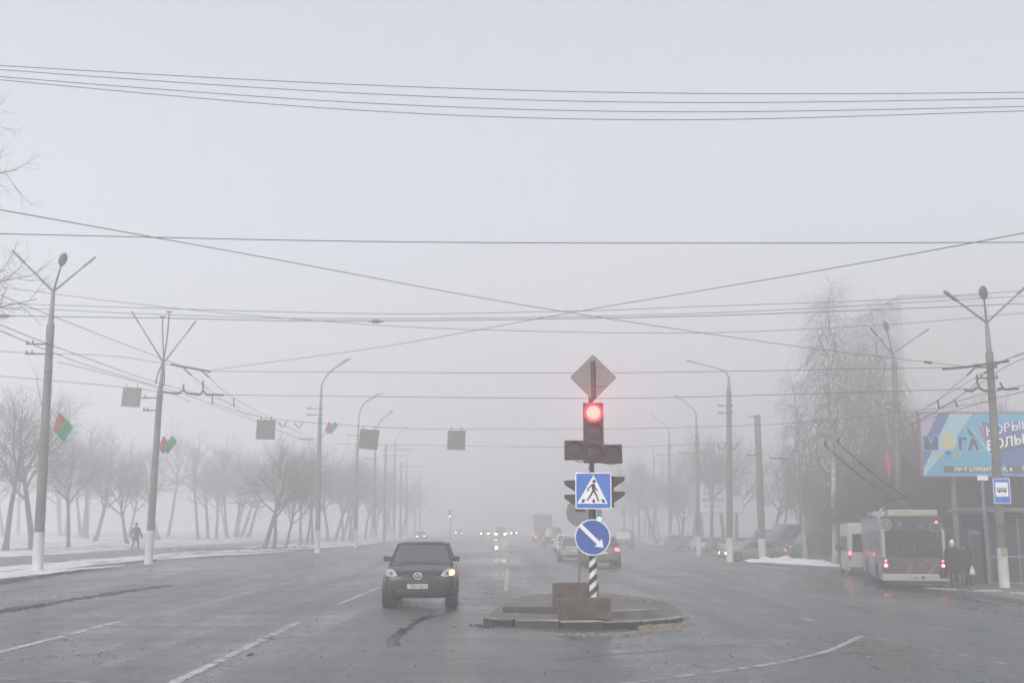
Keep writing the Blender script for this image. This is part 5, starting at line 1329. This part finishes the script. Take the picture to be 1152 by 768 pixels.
# ------------------------------------------------------------------ people
def skinned(verts, edges, rad, name, mat, parent, lv=1):
    me = bpy.data.meshes.new(name); me.from_pydata([tuple(v) for v in verts], edges, []); o = bpy.data.objects.new(name, me); COL.objects.link(o)
    md = o.modifiers.new('skin', 'SKIN'); md.use_smooth_shade = True
    sv = me.skin_vertices[0].data
    for i, r in enumerate(rad): sv[i].radius = r if isinstance(r, tuple) else (r, r)
    sv[0].use_root = True
    m2 = o.modifiers.new('s', 'SUBSURF'); m2.levels = lv; m2.render_levels = lv
    dg = bpy.context.evaluated_depsgraph_get(); dg.update(); me2 = bpy.data.meshes.new_from_object(o.evaluated_get(dg)); me2.name = name
    o.modifiers.clear(); o.data = me2; me2.materials.clear(); me2.materials.append(MT[mat])
    for p in me2.polygons: p.use_smooth = True
    o.parent = parent; return o
def person(loc, rz, h, coat, label, step=.28, arms=((.10, -.05), (-.05, .05)), hat=None, coatlen=.46, bag=None, trousers='fabric_navy', group=None, bulk=1.0):
    s = empty('person', loc, rz, label, 'person', group); k = h / 1.75
    V = [(0, 0, .95), (0, 0, 1.15), (0, .01, 1.38), (0, 0, 1.50), (0, -.01, 1.60), (0, -.015, 1.70)]
    E_ = [(0, 1), (1, 2), (2, 3), (3, 4), (4, 5)]; Rr = [(.15, .11), (.14, .10), (.16, .11), .055, (.075, .09), (.072, .085)]
    for sx, st_ in ((-1, step), (1, -step)):
        i = len(V); V += [(sx * .09, 0, .90), (sx * .10, -st_ * .45 - .02, .50), (sx * .10, -st_ * .9 + (.05 if st_ < 0 else 0), .09), (sx * .11, -st_ * .9 - .16, .045)]
        E_ += [(0, i), (i, i + 1), (i + 1, i + 2), (i + 2, i + 3)]; Rr += [.095, .062, .045, (.045, .035)]
    for sx, (a1, a2) in ((-1, arms[0]), (1, arms[1])):
        i = len(V); V += [(sx * .19, 0, 1.42), (sx * .25, -a1 * .5 + .03, 1.14), (sx * .25, -a1 - .06, .89), (sx * .245, -a1 - .09, .82)]
        E_ += [(2, i), (i, i + 1), (i + 1, i + 2), (i + 2, i + 3)]; Rr += [.06, .045, .032, (.022, .038)]
        for f_ in range(5):
            j = len(V); yy = -a1 - .09 + (f_ - 1.5) * .019; ln = (.05, .07, .075, .068, .05)[f_] * 1.0
            if f_ == 0: V += [(sx * .235, yy - .02, .80), (sx * .225, yy - .035, .77)]
            else: V += [(sx * .245, yy, .79), (sx * .232, yy - .006, .79 - ln)]
            E_ += [(i + 3, j), (j, j + 1)]; Rr += [.009, .008]
    body = skinned([Vector(q) * k for q in V], E_, [tuple(c * k for c in r) if isinstance(r, tuple) else r * k for r in Rr], 'body', trousers, s)
    # face, hands in skin colour
    body.data.materials.append(MT['skin']); body.data.materials.append(MT['shoe'])
    for p in body.data.polygons:
        c = p.center / k
        if c.z > 1.5 or (c.z < .87 and abs(c.x) > .2): p.material_index = 1
        elif c.z < .10: p.material_index = 2
    m = MB(); n = 16; v = []
    secs = [(1.50, .085, .075), (1.47, .15, .10), (1.42, .215, .125), (1.30, .215, .14), (1.10, .195 * bulk, .145 * bulk), (.95, .21 * bulk, .155 * bulk), (.75, .225 * bulk, .17 * bulk), (.95 - coatlen + .0, .235 * bulk, .18 * bulk), (.95 - coatlen + .01, .2, .15)]
    for z, a, b_ in secs:
        for q in range(n):
            t = 2 * PI * q / n; w_ = 1 + .04 * math.sin(3 * t + z * 9); v.append((a * w_ * math.cos(t) * k, b_ * w_ * math.sin(t) * k, z * k))
    m.add(v, [(i * n + j, i * n + (j + 1) % n, (i + 1) * n + (j + 1) % n, (i + 1) * n + j) for i in range(len(secs) - 1) for j in range(n)])
    for sx, (a1, a2) in ((-1, arms[0]), (1, arms[1])):
        m.tube([Vector(q) * k for q in ((sx * .15, 0, 1.44), (sx * .215, .01, 1.38), (sx * .26, -a1 * .4 + .03, 1.15), (sx * .26, -a1 - .05, .90), (sx * .255, -a1 - .07, .85))], [.05 * k, .075 * k, .068 * k, .055 * k, .05 * k], 10)
    m.build('coat', coat, s, True)
    m = MB(); m.ball((0, .01 * k, 1.665 * k), (.092 * k, .108 * k, .125 * k), 14, 9); m.ball((0, -.115 * k, 1.63 * k), (.014 * k, .02 * k, .025 * k), 6, 5)
    m.build('hood' if hat == 'hood' else ('knitted_hat' if hat else 'hair'), {'hood': coat, 'white': 'hat_white', None: 'shoe'}.get(hat, 'shoe'), s, True)
    if bag:
        bx_, sz, mt_ = bag; m = MB(); v = []
        for z, a, b_ in ((.80, .02, .02), (.74, .07, .05), (.60, .12, .08), (.46, .14, .09), (.42, .10, .06)):
            for q in range(12): t = 2 * PI * q / 12; v.append((bx_ + a * sz * math.cos(t), -.08 + b_ * sz * math.sin(t), .80 + (z - .80) * sz))
        m.add(v, [(i * 12 + j, i * 12 + (j + 1) % 12, (i + 1) * 12 + (j + 1) % 12, (i + 1) * 12 + j) for i in range(4) for j in range(12)] + [tuple(range(48, 60))])
        o = m.build('bag', mt_, None, True); o.location = Vector(loc); o.rotation_euler = (0, 0, rz); tag(o, 'dark shoulder bag carried low by the bulky person' if mt_ != 'bag' else 'white plastic bag in the hand of the person by the stop', 'bag')
    return s
g = G(152, 619.3, KH + .02); person(tuple(g), 2.8, (619.3 - 589) * g.y / FPX, 'fabric_navy', 'person in a dark coat walking along the left footpath', .22, ((.2, 0), (-.22, 0)), 'hood', .30)
g = G(1074, 661, KH); person(tuple(g), PI * .95, (661 - 609.5) * g.y / FPX, 'fabric_dark', 'bulky person in a black coat and white hat at the kerb by the trolleybus', .06, ((.05, 0), (.0, 0)), 'white', .42, (.36, 1.15, 'fabric_dark'), 'shoe', None, 1.35)
g = G(1087, 659, KH); person(tuple(g), PI * .9, (659 - 611) * g.y / FPX, 'fabric_navy', 'slim person in dark clothes standing right of the bulky person', .10, ((.05, 0), (.02, 0)), None, .22, (-.25, .95, 'bag'), 'shoe')
g = G(1067, 652, KH); person((g.x, g.y + 1, g.z), PI * 1.1, 1.72, 'fabric_grey', 'person in a pale coat half hidden between trolleybus and bulky person', .05, ((.05, 0), (.0, 0)), 'hood', .42)

# ------------------------------------------------------------------ bus stop
g = Vector(g1)
c = P(1127, 552, g1.y - .26); k = g1.y / FPX
s = empty('bus_stop_sign', tuple(c), 0, 'blue bus stop sign with a bus symbol on the right lamp pole', 'road sign')
wd, h = 19 * k, 28 * k
flat(s, 'sign_back', rrect(wd, h, .03), .01, 'signback', .012); flat(s, 'sign_border', rrect(wd, h, .03), -.003, 'signwhite'); flat(s, 'blue_face', rrect(wd * .92, h * .95, .02), -.007, 'blue')
flat(s, 'white_panel', [(x, z + h * .06) for x, z in rrect(wd * .74, h * .56, .01)], -.011, 'signwhite')
m = MB()
m.prism([(x, z + h * .05) for x, z in rrect(wd * .56, h * .16, .02)], XZ(-.015), 0, -.003)
for e in (-.17, .17): m.prism([(x + e * wd, z - h * .04) for x, z in circle(.035, 12)], XZ(-.015), 0, -.003)
m.build('bus_symbol', 'signblack', s)
m = MB()
for e in (-.2, -.1, 0, .1, .2): m.prism([(x + e * wd, z + h * .07) for x, z in rrect(wd * .07, h * .06, .005)], XZ(-.019), 0, -.002)
m.build('bus_symbol_window', 'signwhite', s)
for e in (-.2, .2):
    m = MB(); m.box((0, .12, e), (.5, .03, .04)); m.build('bracket_bar', 'steel', s)
m = MB(); m.box((g.x - .02, g.y - .26, g.z + P(1127, 620, g.y).z - g.z), (.22, .01, .28)); tag(m.build('notice', M('yellowed_notice', (.25, .25, .12), .8, .3, 9)), 'small yellowed notice pasted on the right lamp pole', 'notice')
# shelter
MT['shelter_glass'] = M('dark_green_glass', (.02, .035, .034), .15, .3, 1.5, spec=.6)
MT['shelterframe'] = M('grey_green_frame', (.10, .125, .12), .6, .2, 5)
MT['shelterpale'] = M('pale_frame', (.20, .23, .23), .6, .2, 5)
sy = 46.5; sxl = P(1111, 592, sy).x; zb_ = zg(sxl) + KH; s = empty('bus_shelter', (sxl, sy, zb_), 0, 'dark green glazed stop kiosk with a flat roof behind the right lamp pole', 'bus shelter')
hR = P(1120, 576, sy).z - zb_; WD, DP = 6.0, 2.4
m = MB(); m.box((WD / 2 - .15, DP / 2, hR + .07), (WD + .9, DP + .9, .14), 0, None, .02); rf = m.build('roof', 'shelterframe', s)
m = MB(); m.box((WD / 2 - .15, DP / 2 - .05, hR + .165), (WD + .7, DP + .6, .04), 0, None, .012); m.build('roof_snow', 'dirtysnow', rf)
for x in (0, 1.25, 2.5, 3.75, WD):
    m = MB(); m.box((x, 0, hR / 2), (.09, .09, hR)); m.build('post', 'shelterframe', s)
    if x < WD:
        wdt = 1.25 if x < 3.7 else WD - 3.75
        m = MB(); m.box((x + wdt / 2, .0, hR * .66), (wdt - .11, .02, hR * .52)); m.build('glass_pane', 'shelter_glass', s)
        m = MB(); m.box((x + wdt / 2, .0, hR * .2), (wdt - .11, .02, hR * .34)); m.build('glass_pane', 'shelter_glass', s)
for z in (hR * .385, .06, hR * .95):
    m = MB(); m.box((WD / 2, -.052, z), (WD, .03, .07)); m.build('rail', 'shelterpale' if z < 2 else 'shelterframe', s)
for y in (0, DP):
    m = MB(); m.box((0, y, hR / 2 - .003), (.085, .085, hR - .01)); m.build('post', 'shelterframe', s) if y else None
m = MB(); m.box((0, DP / 2, hR * .5), (.03, DP - .1, hR * .9)); m.build('glass_pane', 'shelter_glass', s)
m = MB(); m.box((WD / 2, DP, hR / 2), (WD, .04, hR * .96)); m.build('back_wall', 'shelter_glass', s)
m = MB(); m.box((.55, -.02, hR * .83), (.22, .01, .3)); m.build('paper_notice', 'signwhite', s)
m = MB(); m.box((3, 1.6, .45), (4, .4, .06)); m.box((1.6, 1.6, .22), (.08, .35, .44)); m.box((4.4, 1.6, .22), (.08, .35, .44)); m.build('bench', 'shelterframe', s)
# advertising cabinet with LED edge
cy = 47.2; x0, x1 = P(1089, 592, cy).x, P(1108, 592, cy).x; zb_ = zg(x0) + KH; ct = P(1090, 594.5, cy).z - zb_
s = empty('vending_kiosk', ((x0 + x1) / 2, cy, zb_), 0, 'narrow blue edged vending cabinet with a lit yellow strip, left of the stop kiosk', 'vending cabinet')
wdt = x1 - x0
m = MB(); m.box((0, .3, ct / 2), (wdt, .6, ct), 0, None, .02); m.build('cabinet', M('cabinet_dark_green', (.045, .055, .045), .5, .4, 2.5), s)
m = MB(); m.box((-wdt / 2 - .005, .0, ct * .72), (.05, .09, ct * .55)); m.build('blue_edge', M('cabinet_blue', (.02, .12, .22), .5, .1, 5), s)
m = MB(); m.box((0, -.012, ct - .16), (wdt * .8, .02, .12)); m.build('sign_strip', 'shelterpale', s)
m = MB(); m.box((-.06, -.012, ct * .42), (wdt * .62, .02, ct * .62)); m.build('display_window', M('cabinet_display', (.06, .06, .035), .4, .6, 9), s)
m = MB(); zt_, zb2 = P(1107, 601, cy).z - zb_, P(1107, 641, cy).z - zb_; m.box((wdt / 2 - .06, -.025, (zt_ + zb2) / 2), (.075, .03, zt_ - zb2)); m.build('lit_strip', 'led', s)
# thin post with small plate
py_ = 45.6; p0 = P(1108.5, 592, py_); zb_ = zg(p0.x) + KH; s = empty('sign_post', (p0.x, py_, zb_), 0, 'pale grey post with small white plate, left of the bus stop sign', 'sign post')
h = P(1108, 538, py_).z - zb_; m = MB(); m.tube([(0, 0, 0), (0, 0, h + .05)], .06, 10); m.build('pole', M('pale_blue_post', (.14, .17, .18), .6, .15, 5), s, True)
m = MB(); m.box((0, -.08, h + .02), (.45, .02, .20), 0, None, .008); m.build('sign_plate', 'signwhite', s)

# ------------------------------------------------------------------ billboards
MT['flatwindow'] = M('flat_window', (.15, .16, .165), .4, .2, 1)
MT['bb_cyan'] = M('print_cyan', (.06, .29, .42), .5, .08, 1); MT['bb_blue'] = M('print_blue', (.05, .10, .26), .5, .1, 1); MT['bb_lilac'] = M('print_lilac', (.30, .28, .42), .5, .1, 1)
MT['bb_red'] = M('print_red', (.38, .06, .08), .5, .1, 2); MT['bb_yellow'] = M('print_yellow', (.50, .38, .07), .5, .1, 2); MT['bb_navy'] = M('print_navy', (.03, .035, .12), .5, .1, 2)
MT['bb_grey'] = M('print_grey', (.06, .07, .08), .5, .1, 2); MT['bb_green'] = M('print_green', (.03, .14, .06), .5, .1, 2); MT['bb_pale'] = M('print_pale', (.24, .40, .48), .5, .1, 1); MT['bb_frame'] = M('rusty_pink_frame', (.22, .09, .08), .6, .2, 3)
BBY = 54; c = P(1114, 499.5, BBY); k = BBY / FPX; wd, h = 157 * k, 73 * k; zb_ = zg(c.x) + KH
bb = empty('billboard', (c.x, BBY, zb_), math.radians(-2), 'large blue advertising billboard with Cyrillic lettering behind the right lamp pole', 'billboard')
cz = c.z - zb_
m = MB(); m.box((0, .12, cz), (wd, .22, h)); m.build('panel', 'bb_frame', bb)
def bp(name, poly, mat, y): 
    m = MB(); m.prism([((x - 1114) * k, (499.5 - z) * k + cz) for x, z in poly], XZ(y), 0, -.004); return m.build(name, mat, bb)
bp('poster', [(1037.5, 465), (1190, 465), (1190, 535), (1037.5, 535)], 'bb_cyan', 0.0)
bp('print_band', [(1038, 465), (1058, 465), (1038, 500)], 'bb_lilac', -.006); bp('print_band', [(1058, 465), (1071, 465), (1038, 526), (1038, 500)], 'bb_blue', -.006)
bp('print_band', [(1071, 465), (1097, 465), (1052, 520), (1038, 534), (1038, 526)], 'bb_pale', -.006); bp('print_band', [(1110, 500), (1152, 480), (1190, 492), (1190, 520), (1140, 535), (1118, 520)], 'bb_blue', -.006)
bp('print_band', [(1060, 524), (1148, 524), (1148, 531.5), (1060, 531.5)], 'bb_grey', -.008)
bp('print_stripe', [(1088, 480), (1094, 484), (1102, 498), (1096, 499)], 'bb_green', -.010); bp('print_stripe', [(1091, 480), (1097, 484), (1119, 518), (1116, 516)], 'bb_pale', -.012); bp('print_stripe', [(1101, 477), (1106, 481), (1114, 504), (1110, 500)], 'bb_red', -.012)
bp('print_stripe', [(1106, 474), (1127, 478), (1128, 516), (1118, 520)], 'bb_blue', -.009); bp('print_stripe', [(1146, 528), (1152, 518), (1165, 516), (1170, 530)], 'bb_yellow', -.012)
bp('print_band', [(1108, 483), (1155, 470), (1190, 464.5), (1190, 478), (1111, 494)], 'bb_blue', -.010); bp('print_band', [(1112, 497), (1190, 479), (1190, 494), (1117, 510)], 'bb_grey', -.010)
def bt(t, px, py, size, mat, y=-.02, rot=0, bold=.01, sx=1.0, shear=0): return text(t, size, mat, bb, ((px - 1114) * k, y, (499.5 - py) * k + cz), (PI / 2, -rot, 0), 'lettering', .004, bold, sx, shear)
for t, px, py, sz in (('М', 1047.5, 499, .86), ('Г', 1083, 500, .78), ('А', 1095, 500, .78)):
    bt(t, px, py, sz, 'bb_pale', -.016, bold=.085); bt(t, px, py, sz, 'bb_navy', -.024, bold=.045)
m = MB(); m.prism([((1066.5 - 1114) * k + x, z + (496 - 499.5) * -k + cz) for x, z in [((.50 if q % 2 else .43) * math.cos(q * PI / 20), (.50 if q % 2 else .43) * math.sin(q * PI / 20)) for q in range(40)]], XZ(-.012), 0, -.004); m.build('print_sun', 'bb_pale', bb)
bt('Є', 1067, 497, .92, 'bb_yellow', -.024, bold=.035)
bt('ог', 1057.5, 511.5, .34, 'bb_yellow', bold=.012); bt('З', 1066.5, 512, .46, 'bb_navy', bold=.02); bt('на', 1076.5, 511.5, .34, 'bb_yellow', bold=.012)
bt('НОВЫЙ', 1134, 481.5, .60, 'signwhite', -.022, math.radians(11), .006, 1.0, .2); bt('БОЛЬШОЙ', 1146, 495, .64, 'signwhite', -.022, math.radians(11), .015, 1.0, .2)
bt('ПР-Т СТРОИТЕЛЕЙ, 4', 1104, 527.8, .27, 'signwhite', -.018, bold=.006)
for x in (-1.8, 1.8):
    m = MB(); m.tube([(x, .4, -.05), (x, .4, cz)], .14, 10); m.build('support_leg', 'concrete', bb, True)
BY2 = 118; c = P(805.5, 560, BY2); k = BY2 / FPX; wd, h = 61 * k, 34 * k; zb_ = zg(c.x) + KH
s = empty('billboard', (c.x, BY2, zb_), 0, 'small pale billboard faint in the fog behind the right lamps', 'billboard'); cz = c.z - zb_
m = MB(); m.box((0, .12, cz), (wd, .2, h)); m.build('panel', 'steel', s)
MT['bb2'] = M('pale_lilac_print', (.62, .63, .74), .5, .05, 1); MT['bb2b'] = M('faded_blue_print', (.22, .26, .42), .5, .1, 1)
def b2(name, px0, px1, py0, py1, mat, y):
    m = MB(); m.box((((px0 + px1) / 2 - 805.5) * k, y, (560 - (py0 + py1) / 2) * k + cz), ((px1 - px0) * k, .006, (py1 - py0) * k)); m.build(name, mat, s)
b2('poster', 775.5, 835.5, 543.8, 576, 'bb2', .01)
b2('print_square', 792, 801, 546, 556.5, 'bb2b', 0); b2('print_square', 794.5, 798.5, 548.5, 554, 'bb2', -.008)
b2('print_band', 790, 815, 560, 564.5, 'bb2b', 0); b2('print_band', 792, 812, 568, 570, 'bb2b', 0); b2('print_band', 805, 815, 548, 549.5, 'bb2b', 0); b2('print_disc', 824, 833, 547, 557, 'bb2b', 0); b2('print_band', 775.5, 783, 544, 576, 'bb2b', -.001)
for x in (-1.6, -.5, .6, 1.7):
    m = MB(); m.tube([(x, .4, -.05), (x, .4, cz - h * .4)], .11, 8); m.build('support_leg', 'steel', s, True)

# ------------------------------------------------------------------ block of flats
ap = empty('apartment_building', (64, 182, -.4), 0, 'tall grey panel block of flats almost swallowed by fog at the right', 'building')
m = MB(); m.box((6, 10, 19), (14, 50, 38)); m.build('wall', 'panelwall', ap)
m = MB(); m.box((6, 10, 38.15), (14.5, 50.5, .3)); m.build('roof', 'concrete', ap)
wm = None
for fl in range(13):
    for kx in range(7):
        if wm is None:
            m = MB(); m.box((0, 0, 0), (.06, 1.8, 1.5), 0, None, .02); o = m.build('window', 'flatwindow', ap); wm = o
        else: o = wm.copy(); COL.objects.link(o); o.parent = ap
        o.location = (-1.02, -12.2 + kx * 7.2, 2.0 + fl * 2.75)
m = MB()
for fl in range(1, 13): m.box((-1.012, 10, .55 + fl * 2.75), (.03, 49.9, .08))
for kx in range(8): m.box((-1.012, -14.9 + kx * 7.0, 19), (.032, .08, 37.5))
m.build('panel_joints', 'paint_line', ap)

# ------------------------------------------------------------------ render settings
c = sc.cycles
c.use_denoising = True
try: c.denoiser = 'OPENIMAGEDENOISE'
except Exception: pass
c.volume_bounces = 6; c.max_bounces = 12; c.diffuse_bounces = 3; c.glossy_bounces = 3; c.transmission_bounces = 2
c.sample_clamp_indirect = 6
c.caustics_reflective = False; c.caustics_refractive = False
sc.view_settings.view_transform = 'Standard'; sc.view_settings.look = 'None'
sc.view_settings.gamma = 1; sc.view_settings.use_curve_mapping = False
sc.view_settings.exposure = .74
